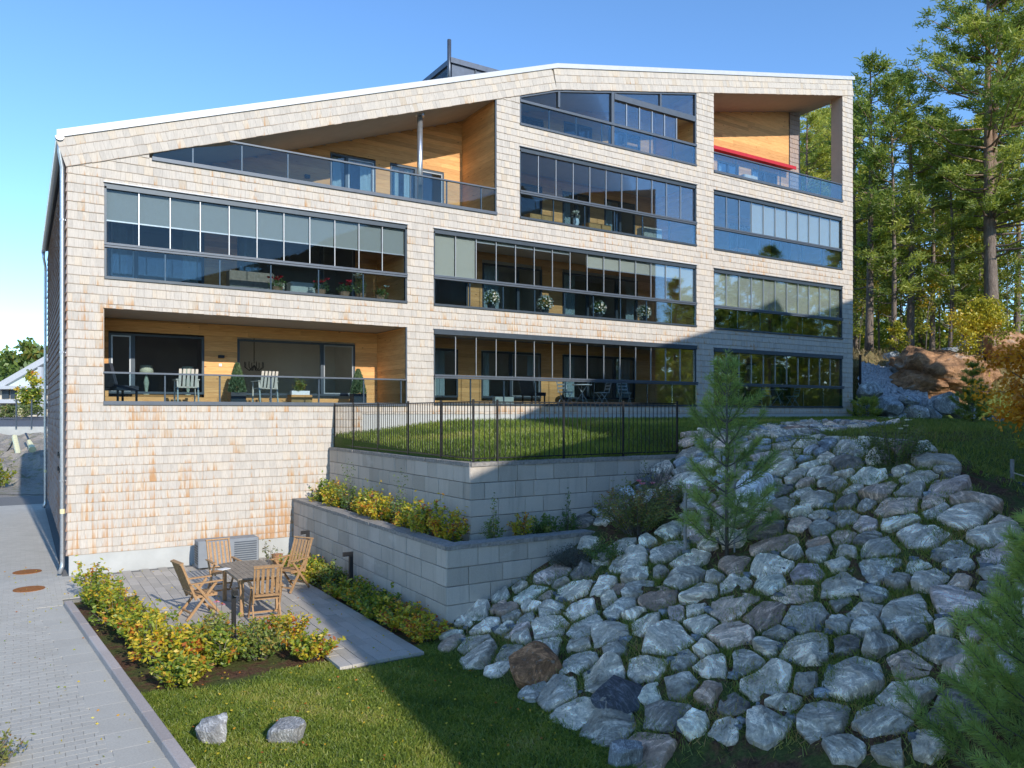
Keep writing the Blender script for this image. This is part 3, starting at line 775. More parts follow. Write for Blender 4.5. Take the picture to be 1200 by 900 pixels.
# stacked blue-grey end wall of the top floor, seen past the corner post
MB().box(28.5, 29.26, 2.2, 2.26, 12.9, sof(29)).build('end_wall', M['soffit'], B)
MB().box(29.97, 30.12, .4, .46, 4.5, 4.62).build('bracket', M['black'], B)
for zz in (2.2, 2.6):
    for yy in (3.2, 4.1): MB().box(-.06, .0, yy, yy+.14, zz, zz+.12).build('side_vent', M['black'], B)
# ------------------------------------------------------------------ neighbouring block behind the camera (casts the big shadow, mirrored in the glazing)
NB = thing('neighbour_building', 'second shingled block with stepped front standing behind the viewpoint, casting the big shadow', 'building', (0, 0, 0))
b = MB()
def nz(x):
    P_ = [(4.8,10.5),(13.1,13.25),(19.6,15.94),(22.1,16.6),(25.8,18.1),(26.7,17.2),(30.7,18.4),(37,19.6)]
    return float(np.interp(x, [p[0] for p in P_], [p[1] for p in P_]))
# set-back wing with its splayed left side
v = [(4.8,-26,-.2),(13.3,-26,-.2),(13.3,-42,-.2),(3.2,-42,-.2)]
v += [(4.8,-26,10.5),(13.3,-26,13.5),(13.3,-42,13.5),(3.2,-42,10.5)]
b.add(v, [(0,3,2,1),(4,5,6,7),(0,1,5,4),(1,2,6,5),(2,3,7,6),(3,0,4,7)])
ux_ = [13.1,19.6,22.1,25.8,26.7,30.7,37]
b.prism([(13.1,-.2),(37,-.2)]+[(x, nz(x)) for x in ux_[::-1]], -40, -20)
b.build('wall', M['shingle_shaded'], NB)
for fl in range(4):
    for (xa, xb) in ((15.4,19.6),(20.6,26.2),(27.2,32.4),(33.2,36.4)):
        zz = 4.4+fl*3.0
        if zz+2 > nz(xa)-.5: continue
        wf = MB().box(xa, xb, -20.04, -19.97, zz, zz+2.1).build('window', M['frame'], NB)
        MB().box(xa+.08, xb-.08, -19.97, -19.95, zz+.08, zz+2.0).build('pane', M['glasswin'], wf)
# ------------------------------------------------------------------ retaining walls
def block_run(parent, p0, p1, z0, z1, nrm, hc=.32):
    """blocks between two plan points, outer face on the line, nrm = outward normal"""
    p0 = Vector((*p0, 0)); p1 = Vector((*p1, 0)); d = (p1-p0); L_ = d.length; d.normalize(); nv = Vector((*nrm, 0))
    z = z1; k = 0
    while z > z0:
        zb = z-hc; u = -U(0,.3) if k % 2 else 0.; k += 1
        while u < L_-.01:
            w_ = random.choice((.44,.62,.62,.70)); a, c_ = max(u, 0), min(u+w_, L_)
            if L_-c_ < .15: c_ = L_
            if c_-a > .05:
                g = .005; o_ = U(-.006,.006)
                P = [p0+d*(a+g)+nv*(o_), p0+d*(c_-g)+nv*(o_), p0+d*(c_-g)-nv*.2, p0+d*(a+g)-nv*.2]
                i_ = .008
                F_ = [p0+d*(a+g+i_)+nv*(o_+.008), p0+d*(c_-g-i_)+nv*(o_+.008)]
                m_ = MB(); z_0, z_1 = zb+g, z-g
                vs = [(*P[0][:2],z_0),(*P[1][:2],z_0),(*P[2][:2],z_0),(*P[3][:2],z_0),(*P[0][:2],z_1),(*P[1][:2],z_1),(*P[2][:2],z_1),(*P[3][:2],z_1),
                      (*F_[0][:2],z_0+i_),(*F_[1][:2],z_0+i_),(*F_[1][:2],z_1-i_),(*F_[0][:2],z_1-i_)]
                fs = [(0,3,2,1),(4,5,6,7),(1,2,6,5),(2,3,7,6),(3,0,4,7),(8,9,10,11),(0,1,9,8),(1,5,10,9),(5,4,11,10),(4,0,8,11)]
                m_.add(vs, fs); m_.build('block', M['block'], parent, attrs={'rnd': [random.random()]*12})
            u += w_ if c_ < L_ else 99
        z = zb
def cap_run(parent, p0, p1, zt, nrm, w=.34, over=.03):
    p0 = Vector((*p0, 0)); p1 = Vector((*p1, 0)); d = p1-p0; L_ = d.length; d.normalize(); nv = Vector((*nrm, 0)); u = 0
    while u < L_-.01:
        e_ = min(u+.6, L_)
        if L_-e_ < .2: e_ = L_
        n = 5; m_ = MB(); top, bot = [], []
        for side in (1, -1):
            for i in range(n):
                t_ = (i if side == 1 else n-1-i)/(n-1); off = (over if side == 1 else over-w) + U(-.012,.012)
                q = p0+d*(u+.004+(e_-u-.008)*t_)+nv*off
                top.append((q.x, q.y, zt+U(-.006,.004))); q2 = q-nv*side*.006; bot.append((q2.x, q2.y, zt-.075))
        k = len(top); m_.add(bot+top, [tuple(range(k-1,-1,-1)), tuple(range(k,2*k))]+[(i,(i+1)%k,k+(i+1)%k,k+i) for i in range(k)])
        m_.build('cap_stone', M['blockcap'], parent); u = e_
LW = thing('retaining_wall', 'lower retaining wall of grey concrete blocks beside the paved patio', 'retaining wall', (0,0,0))
b = MB(); b.box(5.30,5.48,-8.88,-.02,-.4,1.43); b.box(5.30,8.55,-8.89,-8.72,-.4,1.43); b.build('wall_core', M['mortar'], LW)
block_run(LW, (5.28,-.06), (5.28,-8.93), -.2, 1.44, (-1,0)); block_run(LW, (5.28,-8.93), (8.5,-8.93), -.2, 1.44, (0,-1))
cap_run(LW, (5.28,-.06), (5.28,-8.93), 1.51, (-1,0)); cap_run(LW, (5.28,-8.93), (8.5,-8.93), 1.512, (0,-1))
UW = thing('retaining_wall', 'upper retaining wall of concrete blocks carrying the black picket fence', 'retaining wall', (0,0,0))
b = MB(); b.box(6.30,6.46,-7.93,-.02,1.1,2.78); b.box(6.30,11.85,-7.94,-7.78,1.1,2.78); b.build('wall_core', M['mortar'], UW)
block_run(UW, (6.28,-.06), (6.28,-7.98), 1.1, 2.79, (-1,0)); block_run(UW, (6.28,-7.98), (11.85,-7.98), 1.1, 2.79, (0,-1))
cap_run(UW, (6.28,-.06), (6.28,-7.98), 2.86, (-1,0)); cap_run(UW, (6.28,-7.98), (11.85,-7.98), 2.862, (0,-1))
# ------------------------------------------------------------------ fence on the upper wall
FN = thing('picket_fence', 'thin black metal picket fence along the top of the upper wall', 'fence', (0,0,0))
ys = [-.08,-1.5,-3.16,-4.9,-6.5,-7.86]; xs = [6.42,6.95,8.55,10.15,11.75]
zb, zt = 2.93, 4.02
for y in ys: b = MB(); b.box(6.395,6.43,y-.018,y+.018,2.86,4.07); b.build('fence_post', M['black'], FN)
for x in xs[1:]: b = MB(); b.box(x-.018,x+.018,-7.88,-7.845,2.86,4.07); b.build('fence_post', M['black'], FN)
for zz in (zb, zt):
    for a, c_ in zip(ys[:-1], ys[1:]): MB().box(6.404,6.42,c_+.018,a-.018,zz-.012,zz+.012).build('fence_rail', M['black'], FN)
    for a, c_ in zip(xs[:-1], xs[1:]): MB().box(a+.018,c_-.018,-7.871,-7.853,zz-.012,zz+.012).build('fence_rail', M['black'], FN)
pk = MB().box(-.006,.006,-.006,.006,0,zt-zb+.0).build('picket', M['black'], FN); pk.location = (6.412,-.2,zb)
y = -.32
while y > -7.8:
    if min(abs(y-q) for q in ys) > .05: c_ = pk.copy(); COL.objects.link(c_); c_.location = (6.412, y, zb)
    y -= .118
x = 6.54
while x < 11.7:
    if min(abs(x-q) for q in xs) > .05: c_ = pk.copy(); COL.objects.link(c_); c_.location = (x, -7.862, zb)
    x += .118
# ------------------------------------------------------------------ paving
DW = MB().box(-30, .32, -2.65, 21, -.09, -.01).box(-30,-.2,-24,-2.65,-.09,-.01).build('driveway', M['joint']); tag(DW, 'grey paved driveway along the left edge', kind='structure')
def kx(y): return -.2 + (-3.35-y)*.0776
pav = []
random.seed(5)
y = -16.8; row = 0
while y < 17:
    x = -2.6 - (.105 if row % 2 else 0); lim = kx(y)-.46 if y < -3.2 else (-.10 if y > -.05 else (0.30 if y > -2.6 else -.2))
    while x < lim-.02:
        x1 = min(x+.21, lim)
        if lim-x1 < .06: x1 = lim
        if x1-x > .04: pav.append((x+.0018, x1-.0018, y+.0018, y+.1382, U(-.0006,.0006), random.random()))
        x = x1 if x1 >= lim else x+.21
    y += .14; row += 1
# narrow border course next to the kerb
y = -16.8
while y < -3.3:
    k0 = kx(y)-.49; pav.append((k0+.003, k0+.485, y+.001, y+.524, U(.002,.0025), random.random()*.6+.3)); y += .525
pav.sort(key=lambda p: (p[0]-CAM.x)**2+(p[2]-CAM.y)**2 + (1000 if (p[2] < -13.6 or p[0] < -1.35) else 0))
def paverbox(m_, p, zt=.0, b_=.0013):
    x0, x1, y0, y1, dz, r = p; z = zt+dz
    vs = [(x0,y0,-.05),(x1,y0,-.05),(x1,y1,-.05),(x0,y1,-.05),(x0,y0,z-b_),(x1,y0,z-b_),(x1,y1,z-b_),(x0,y1,z-b_),(x0+b_,y0+b_,z),(x1-b_,y0+b_,z),(x1-b_,y1-b_,z),(x0+b_,y1-b_,z)]
    return m_.add(vs, [(0,1,5,4),(1,2,6,5),(2,3,7,6),(3,0,4,7),(4,5,9,8),(5,6,10,9),(6,7,11,10),(7,4,8,11),(8,9,10,11)])
acc = MB(); ra = []
for i, p in enumerate(pav):
    if i < 295: paverbox(MB(), p).build('paver', M['paver'], DW, attrs={'rnd': [p[5]]*12})
    else: paverbox(acc, p); ra += [p[5]]*12
acc.build('far_pavers', M['paver'], DW, attrs={'rnd': ra})['kind'] = 'stuff'
for (x, y) in ((-.79,1.05),(-.77,-1.1)):
    m_ = MB(); m_.tube_prof([(.30,0),(.30,.012),(.27,.014)], (x,y,.0), 28); mh = m_.build('manhole_cover', M['rust'])
    tag(mh, 'round rusty manhole cover %s in the driveway' % ('farther from the viewer, nearer the downpipe' if y > 0 else 'nearer the viewer, below the other cover'), 'manhole cover', 'rusty manhole covers')
PT = MB().box(.32, 4.93, -2.68, -.03, -.085, -.02).box(1.2, 4.5, -7.38, -2.68, -.085, -.02).box(3.22, 4.5, -9.6, -7.38, -.085, -.02).build('patio', M['joint']); tag(PT, 'paved patio in front of the shingled wall', kind='structure')
pl = []
x = .32; col = 0
while x < 4.95:
    y = -.04 + (-.3 if col % 2 else 0)
    while y > -9.66:
        y0 = max(y-.6, -9.62)
        for lim_ in ((-2.70,) if not 1.15 < x+.1 < 4.5 else (-7.40,) if x+.1 < 3.15 else ()):
            if y > lim_+.08: y0 = max(y0, lim_)
        cx_, cy_ = x+.1, (y+y0)/2
        ok = (cy_ > -2.7) or (cy_ > -7.4 and 1.15 < cx_ < 4.5) or (3.15 < cx_ < 4.5)
        if ok and y-y0 > .08: pl.append((x+.003, x+.197, y0+.003, min(y,-.04)-.003, U(-.004,.004), random.random()))
        y -= .6
    x += .2; col += 1
acc = MB(); ra = []
pl.sort(key=lambda p: p[2])
for i, p in enumerate(pl):
    if i < 298: paverbox(MB(), p).build('paver', M['plank'], PT, attrs={'rnd': [p[5]]*12})
    else: paverbox(acc, p); ra += [p[5]]*12
if acc.v: acc.build('far_pavers', M['plank'], PT, attrs={'rnd': ra})['kind'] = 'stuff'
KB = thing('granite_kerb', 'raised granite kerb between the driveway and the shrub bed', 'kerb', (0,0,0))
y = -3.3
while y > -16.5:
    y1 = y-U(.85,1.05); m_ = MB(); zt_ = .115+U(-.004,.004)
    q = [(kx(y)+.0, y-.005),(kx(y1)+.0, y1+.005),(kx(y1)+.14, y1+.005),(kx(y)+.14, y-.005)]
    lo = [(a_, c_, -.08) for a_, c_ in q]; mi = [(a_, c_, zt_-.012) for a_, c_ in q]; hi = [(q[0][0]+.012,q[0][1],zt_),(q[1][0]+.012,q[1][1],zt_),(q[2][0]-.012,q[2][1],zt_),(q[3][0]-.012,q[3][1],zt_)]
    m_.add(lo+mi+hi, [(0,1,5,4),(1,2,6,5),(2,3,7,6),(3,0,4,7),(4,5,9,8),(5,6,10,9),(6,7,11,10),(7,4,8,11),(8,9,10,11)])
    m_.f = [tuple(reversed(f)) for f in m_.f]
    m_.build('kerb_stone', M['kerb'], KB, attrs={'rnd': [random.random()]*12}); y = y1
# ------------------------------------------------------------------ stones
import bmesh
def rock_mesh(name, seed, sub=3, cuts=11, flat=.55, stretch=1.35):
    r = random.Random(seed); bm = bmesh.new(); bmesh.ops.create_icosphere(bm, subdivisions=sub, radius=1)
    pls = []
    for _ in range(cuts):
        n = Vector((r.gauss(0,1), r.gauss(0,1), r.gauss(0,.8))).normalized(); pls.append((n, r.uniform(.55,.86)))
    pls.append((Vector((r.uniform(-.2,.2), r.uniform(-.2,.2), 1)).normalized(), r.uniform(.50,.66)))
    ph = [r.uniform(0,6) for _ in range(6)]
    for v in bm.verts:
        p = v.co.copy()
        for n, d in pls:
            t = p.dot(n)
            if t > d: p -= n*(t-d)*.97
        k = 1+.035*math.sin(p.x*5+ph[0])*math.sin(p.y*6+ph[1])+.025*math.sin(p.z*11+ph[2]+p.x*4)+r.uniform(-.012,.012)
        p *= k; v.co = Vector((p.x*stretch, p.y, p.z*flat*1.25))
    me = bpy.data.meshes.new(name); bm.to_mesh(me); bm.free(); me.materials.append(M['rock'])
    try: me.set_sharp_from_angle(angle=R(24))
    except Exception: pass
    return me
rocks = [rock_mesh('stone', 100+i, 3, 8+i % 4, U(.42,.6), U(1.05,1.32)) for i in range(14)]
tints = [(0.505, 0.425, 0.333), (0.611, 0.509, 0.389), (0.734, 0.606, 0.46), (0.428, 0.366, 0.292), (0.795, 0.664, 0.512), (0.458, 0.407, 0.333), (0.641, 0.463, 0.343), (0.52, 0.45, 0.364), (0.8, 0.707, 0.542), (0.276, 0.232, 0.19), (0.55, 0.47, 0.374), (0.703, 0.585, 0.456), (0.464, 0.316, 0.23), (0.603, 0.458, 0.38)]
SB = thing('stone_bank', 'steep bank of grey boulders laid between the lower lawn and the upper lawn', 'stone bank', (0,0,0))
random.seed(21)
def stone(parent, x, y, r, tint=None, mesh=None, rz=None, sink=.22, sq=1):
    o_ = bpy.data.objects.new('stone', mesh or random.choice(rocks)); link(o_, parent)
    zz = Hs(x, y); e_ = .15
    n = Vector((Hs(x-e_,y)-Hs(x+e_,y), Hs(x,y-e_)-Hs(x,y+e_), 2*e_)).normalized()
    n = (n + Vector((U(-.22,.22)-.08,U(-.22,.22)-.06,0))).normalized()
    q = n.to_track_quat('Z','Y').to_matrix().to_4x4() @ Matrix.Rotation(U(0,6.28) if rz is None else rz, 4, 'Z')
    q = Matrix.Translation((x,y,zz + r*(.42-sink))) @ q @ Matrix.Diagonal((r*U(.9,1.1), r*U(.85,1.1), r*U(.85,1.15)*sq, 1))
    o_.matrix_local = q
    t_ = tint or random.choice(tints); k = U(.85,1.15); o_.color = (t_[0]*k, t_[1]*k, t_[2]*k, 1)
    return o_
pts = []
def vis_bank(x, y):
    if y > -9.15 and x < 8.7: return False
    if y > -8.3 and x < 12.1: return False
    if x < 4.95+(.5 if y < -14.5 else 0)+max(0,(-14.5-y))*.35: return False
    if y > -8.3: return 12.1 <= x <= 27 and y < -3.4 - .0*(x-12) and y < -7.6+.42*(x-12) and y > -9.6+.38*(x-12)
    if x > 13.1+(.35 if y > -11 else 0): return False
    if y < -13 and .43*(x-5) > 3.25-.4*(-13-y)+.12: return False
    if math.hypot(x-8.6, y+12.2) < .5 or math.hypot(x-5.28,y+11.65) < .50 or math.hypot(x-5.4,y+13.3) < .46 or math.hypot(x-10.2,y+11.4) < .42 or math.hypot(x-9.0, y+9.7) < .9 or math.hypot(x-7.6,y+9.6) < .5: return False
    if math.hypot(x-11.9,y+13.0) < .35 or (x > 5.6 and y < -16.8): return False
    return y > -17.6

# sites, relaxed, then every stone is cut from its own cell so that neighbours interlock
def spacing(x, y): return .475 if x < 12.6 else .55
rs = random.Random(33)
for _ in range(60000):
    x, y = rs.uniform(4.9, 26), rs.uniform(-17.6, -2.5)
    if not vis_bank(x, y): continue
    d_ = spacing(x, y)*rs.choice((.55,.8,.95,1.05,1.18)); 
    if all((x-a)**2+(y-c_)**2 > ((d_+d2)/2)**2 for a, c_, d2 in pts): pts.append((x, y, d_))
S_ = np.array(pts)
def clip_poly(P, n, d):
    out = []
    for i in range(len(P)):
        a, b_ = P[i], P[(i+1) % len(P)]; da, db = a[0]*n[0]+a[1]*n[1]-d, b_[0]*n[0]+b_[1]*n[1]-d
        if da <= 0: out.append(a)
        if (da < 0) != (db < 0):
            t = da/(da-db); out.append((a[0]+(b_[0]-a[0])*t, a[1]+(b_[1]-a[1])*t))
    return out
def cut_stone(i, r):
    x, y, d0 = S_[i]; dx = S_[:,0]-x; dy = S_[:,1]-y; D = np.hypot(dx, dy)
    Rm = min(d0*.84, .37); nk = r.choice((6,7,8)); ph = r.uniform(0,6.28); P = [(math.cos(k*6.283/nk+ph)*Rm*r.uniform(.86,1.12), math.sin(k*6.283/nk+ph)*Rm*r.uniform(.86,1.12)) for k in range(nk)]
    for j in np.where((D < 1.5) & (D > 1e-6))[0]:
        n = (dx[j]/D[j], dy[j]/D[j]); w_ = D[j]*(d0/(d0+S_[j,2]))
        P = clip_poly(P, n, w_-r.choice((.012,.02,.03,.055)))
        if len(P) < 3: return None
    # resample the outline
    m = 16; pts_ = []; L = [math.hypot(P[(k+1) % len(P)][0]-P[k][0], P[(k+1) % len(P)][1]-P[k][1]) for k in range(len(P))]; T = sum(L)
    if T < .35: return None
    for k in range(len(P)):
        a, b_ = P[k], P[(k+1) % len(P)]; le = L[k]
        if le < .03: continue
        for t in ((.06,.94) if le < .16 else (.04,.35,.65,.96)):
            jt = le*.035 if .1 < t < .9 else 0
            pts_.append((a[0]+(b_[0]-a[0])*t+r.uniform(-jt,jt), a[1]+(b_[1]-a[1])*t+r.uniform(-jt,jt)))
    m = len(pts_)
    if m < 5: return None
    cx_ = sum(p[0] for p in pts_)/m; cy_ = sum(p[1] for p in pts_)/m
    pts_ = [(cx_+(p[0]-cx_)*r.uniform(.97,1.01), cy_+(p[1]-cy_)*r.uniform(.97,1.01)) for p in pts_]
    e_ = .2; gx_ = (Hs(x+e_,y)-Hs(x-e_,y))/(2*e_); gy_ = (Hs(x,y+e_)-Hs(x,y-e_))/(2*e_); nv = Vector((-gx_,-gy_,1)).normalized()
    base = Hs(x, y); h0 = r.uniform(.03,.10)+.07*d0
    pl_ = [(h0, r.uniform(-.28,.28), r.uniform(-.28,.28))]+[(h0+r.uniform(.02,.09), r.uniform(-.75,.75), r.uniform(-.75,.75)) for _ in range(3)]
    def hh(px, py): return max(.035, min(c0_+a_*px+b_*py for c0_, a_, b_ in pl_))
    V, F = [], []
    rings = ((1.0,-.12,0),(1.0,.50,0),(.97,.88,.3),(.90,1,.8),(.64,1,1),(.32,1,1))
    for (s_, hf, _) in rings:
        for p in pts_:
            px, py = (p[0]-cx_)*s_, (p[1]-cy_)*s_; hz = hh(px, py)*hf if hf > 0 else hf
            j_ = .010 if 0 < hf else 0
            q = Vector((x+cx_+px, y+cy_+py, base+gx_*(cx_+px)+gy_*(cy_+py))) + nv*(hz+r.uniform(-j_,j_)); V.append(q-Vector((x,y,base)))
    V.append(Vector((cx_,cy_,gx_*cx_+gy_*cy_))+nv*hh(0,0))
    for k in range(len(rings)-1):
        for q in range(m): F.append((k*m+q, k*m+(q+1) % m, (k+1)*m+(q+1) % m, (k+1)*m+q))
    k = (len(rings)-1)*m
    for q in range(m): F.append((k+q, k+(q+1) % m, len(V)-1))
    return V, F, (x, y, base)
order_ = sorted(range(len(pts)), key=lambda i: ((pts[i][0]-CAM.x)**2+(pts[i][1]-CAM.y)**2)**.5/pts[i][2])
def pick_tint(r):
    t_ = r.choice(tints); k = r.uniform(.85,1.2); return (t_[0]*k, t_[1]*k, t_[2]*k, 1)
rs = random.Random(8); cnt = 0; far_v, far_f, nbf = [], [], 0
SPEC = {'pink': (8.4,-13.6)}
def nearest(p): return int(np.argmin((S_[:,0]-p[0])**2+(S_[:,1]-p[1])**2))
sp_ = {nearest(v): k for k, v in SPEC.items()}
for i in order_:
    res = cut_stone(i, rs)
    if not res: continue
    V, F, loc_ = res
    if cnt < 295 or i in sp_:
        me = bpy.data.meshes.new('stone'); me.from_pydata([tuple(v) for v in V], [], F); me.materials.append(M['rock'])
        o_ = bpy.data.objects.new('stone', me); link(o_, SB); o_.location = loc_; o_.color = pick_tint(rs); cnt += 1
        if i in sp_:
            if sp_[i] == 'rust': o_['label'] = 'rust-brown boulder at the foot of the bank'; o_.color = (.30,.155,.085,1)
            if sp_[i] == 'black': o_['label'] = 'nearly black boulder with white veins at the foot of the bank'; o_.color = (.10,.10,.11,1)
            if sp_[i] == 'pink': o_['label'] = 'pinkish stone low in the bank'; o_.color = (.46,.36,.33,1)
    else:
        g_ = rs.randrange(3)
        far_v += [tuple(v+Vector(loc_)) for v in V]; far_f += [tuple(q+nbf for q in f) for f in F]; nbf += len(V)
print('stones', cnt, len(pts))
me = bpy.data.meshes.new('far_stones'); me.from_pydata(far_v, [], far_f); me.materials.append(M['rockfar']); o = obj('far_stones', me, SB); o['kind'] = 'stuff'; o.color = (.38,.385,.38,1)
# small infill stones: one joined part
fill = []; V_, F_l = [], []
acc_v = []; acc_f = []; nb = 0
small = rock_mesh('small_stone', 7, 1, 6, .6, 1.2)
sv = np.array([v.co[:] for v in small.vertices]); sf = np.array([p.vertices[:] for p in small.polygons])
k = 0
while k < 260:
    x, y = U(4.9, 26), U(-17.4, -2.5)
    if not vis_bank(x, y) or any((x-a)**2+(y-c_)**2 < (r*.40)**2 for a, c_, r in pts): k += .05; continue
    s = U(.05,.12); a = U(0,6.28); Rm = np.array([[math.cos(a),-math.sin(a),0],[math.sin(a),math.cos(a),0],[0,0,1]])
    acc_v.append(sv@Rm.T*s+[x,y,Hs(x,y)+s*.1]); acc_f.append(sf+nb); nb += len(sv); k += 1
o = obj('infill_stones', npmesh('infill_stones', np.concatenate(acc_v), np.concatenate(acc_f), M['rock']), SB); o['kind'] = 'stuff'; o.color = (.22,.23,.24,1)
# a few outstanding stones
st = stone(SB, 5.28, -11.65, .42, (.36,.175,.085), rocks[2], .3, .22); st['label'] = 'rust-brown boulder at the foot of the bank'
st = stone(SB, 5.40, -13.3, .38, (.12,.12,.13), rocks[5], .9, .22); st['label'] = 'nearly black boulder with white veins at the foot of the bank'
st = stone(SB, 10.2, -11.4, .46, (.85,.84,.82), rocks[4], 2.2, .12, 1.25); st['label'] = 'large pale boulder just right of the young pine'
for (x, y, r, lab) in ((.99,-11.14,.25,'grey veined stone lying on the sunlit lawn, the left one of two'),(1.76,-11.63,.2,'smaller rounded stone on the lawn, right of the veined one'),(4.75,-14.25,.2,'flat stone in the shaded lawn at the bottom edge of the photo')):
    o_ = stone(None, x, y, r, (.42,.42,.41), rocks[{25: 3, 20: 9}.get(int(round(r*100)), 6)], .6, .05, 1.35); o_.name = 'lawn_stone'; tag(o_, lab, 'stone')
# bedrock outcrop, gravel slope and boulders right of the building
def at(px, py, t):
    """point seen at a photo pixel, t metres ahead of the camera (used only to read off world positions)"""
    r_ = (px-600)/910.3*t; return Vector((CAM.x+.845*r_+.5347*t, CAM.y-.5347*r_+.845*t, CAM.z+(483.3-py)/910.3*t))
def blob(name, c, rad, seed, mat, n=5, rough=.25, kind=None, parent=None):
    bm = bmesh.new(); bmesh.ops.create_icosphere(bm, subdivisions=n, radius=1); r = random.Random(seed)
    ph = [r.uniform(0,6.28) for _ in range(12)]; pls = [(Vector((r.gauss(0,1),r.gauss(0,1),r.gauss(0,.7))).normalized(), r.uniform(.55,.9)) for _ in range(16)]
    for v in bm.verts:
        p = v.co.copy()
        for n_, d in pls:
            t = p.dot(n_)
            if t > d: p -= n_*(t-d)*.9
        s_ = sum(math.sin(p.x*f+ph[i])*math.sin(p.y*f*1.1+ph[i+1])*math.sin(p.z*f*1.7+ph[i+2])/f for i, f in enumerate((3,6,11,19)))
        p *= 1+rough*s_*2
        v.co = Vector((p.x*rad[0], p.y*rad[1], p.z*rad[2]))
    me = bpy.data.meshes.new(name); bm.to_mesh(me); bm.free(); me.materials.append(mat)
    o_ = bpy.data.objects.new(name, me); link(o_, parent); o_.location = c; return o_
oc = blob('bedrock_outcrop', at(1094,450,39.0), (2.9,2.6,1.65), 23, M['bedrock'], 5, .42); tag(oc, 'dark and rusty blasted bedrock face beside the right end of the building', 'rock outcrop'); oc.rotation_euler = (0,0,.5)
oc2 = blob('bedrock_slab', at(1062,432,40), (2.2,1.6,.7), 8, M['rock'], 4, .15); tag(oc2, 'pale grey tilted rock slab on top of the bedrock face', 'rock slab'); oc2.color = (.24,.235,.22,1); oc2.rotation_euler = (.1,-.12,.4)
oc3 = blob('boulder', at(1180,412,41), (2.1,1.7,1.1), 9, M['bedrock'], 4, .12); tag(oc3, 'big reddish brown boulder between the yellow bush and the oak', 'boulder')
oc4 = blob('bedrock_outcrop', at(1130,436,40.2), (2.0,1.6,1.1), 15, M['bedrock'], 4, .3); tag(oc4, 'upper dark ledge of bedrock behind the dark young pine', 'rock outcrop')
oc5 = blob('bedrock_outcrop', at(1070,449,38.3), (1.2,1.1,.75), 18, M['bedrock'], 4, .3); tag(oc5, 'small dark rock ledge between gravel slope and rusty bedrock', 'rock outcrop')
gv = MB()
gp = [at(1004,482,35.2), at(1100,488,35.6), at(1085,462,37.6), at(1052,436,39.6), at(1008,424,39.8)]
c0 = at(1045,462,37.2)
gv.v = [tuple(p) for p in gp]+[tuple(c0)]; gv.f = [(i,(i+1)%5,5) for i in range(5)]
bm = bmesh.new()
for v in gv.v: bm.verts.new(v)
bm.verts.ensure_lookup_table()
for f in gv.f: bm.faces.new([bm.verts[i] for i in f])
bmesh.ops.subdivide_edges(bm, edges=bm.edges[:], cuts=22, use_grid_fill=True)
for v in bm.verts: v.co += Vector((U(-.06,.06),U(-.06,.06),U(-.07,.07)+.06))
me = bpy.data.meshes.new('gravel_slope'); bm.to_mesh(me); bm.free(); me.materials.append(M['gravelpile'])
gs = obj('gravel_slope', me); tag(gs, 'slope of blue grey crushed stone at the building end', 'gravel', kind='stuff')
random.seed(31)
bl_ = [(1019,457,.62),(1018,482,.55),(1042,476,.62),(1063,468,.5),(1071,484,.62),(1089,487,.62),(1107,470,.7),(1131,482,.62),(1052,487,.4),(1086,474,.45),(1040,494,.5),(1165,495,.5),(1145,430,.5),(1030,437,.5),(1090,420,.4),(1068,416,.5),(1045,418,.5),(1110,412,.5),(1130,405,.4)]
BG = thing('boulder_row', 'row of pale boulders at the foot of the gravel slope right of the building', 'boulders', (0,0,0))
for (px, py, r) in bl_:
    p = at(px, py, 34.6 if py > 450 else 41); o_ = bpy.data.objects.new('boulder', random.choice(rocks)); link(o_, BG)
    o_.location = p; o_.rotation_euler = (U(-.4,.4),U(-.4,.4),U(0,6)); s = r*.95; o_.scale = (s,s,s*1.3)
    t_ = random.choice(((.33,.36,.37),(.42,.42,.40),(.28,.31,.33))); o_.color = (*t_, 1)
cw = MB(); p = at(1004,460,35.6); cw.box(30.05, 30.9, .9, 1.2, 3.2, 5.0); cw.v = [tuple(v) for v in cw.v]
o = cw.build('concrete_wall', M['plinth']); tag(o, 'short pale concrete wall stub at the right corner of the building', 'wall')
p = at(1008,440,37.5); o = MB().box(p.x-.04,p.x+.04,p.y-.04,p.y+.04,Hs(p.x,p.y)-.1,p.z+1.0).build('steel_post', M['black']); tag(o, 'thin dark post beside the right corner of the building', 'post')
# ------------------------------------------------------------------ foliage tools
def nrmz(a): return a/np.maximum(np.linalg.norm(a, axis=-1, keepdims=True), 1e-6)
def leaves(C_, A_, L_, Wd, fold=.0):
    """diamond leaves: centres, long directions, half length, half width"""
    n = len(C_); r = rng.normal(size=(n,3)); A_ = nrmz(A_); Bv = nrmz(np.cross(A_, r))
    L_ = np.broadcast_to(L_, (n,))[:,None]; Wd = np.broadcast_to(Wd, (n,))[:,None]
    V = np.stack([C_-A_*L_, C_+Bv*Wd, C_+A_*L_, C_-Bv*Wd], 1)
    return V
def quads(name, Vs, mat, rnd=None):
    V = np.concatenate(Vs) if isinstance(Vs, list) else Vs; n = len(V)
    F = np.arange(n*4).reshape(-1,4)
    if rnd is None: rnd = rng.random(n)
    return npmesh(name, V.reshape(-1,3), F, mat, {'rnd': np.repeat(rnd,4)})
def needles(C_, D_, L_, w):
    """thin needle blades starting at C_ pointing D_"""
    n = len(C_); D_ = nrmz(D_); S_ = nrmz(np.cross(D_, rng.normal(size=(n,3))))*w
    L_ = np.broadcast_to(L_, (n,))[:,None]
    T = C_+D_*L_
    return np.stack([C_-S_, C_+S_, T+S_*.4, T-S_*.4], 1)
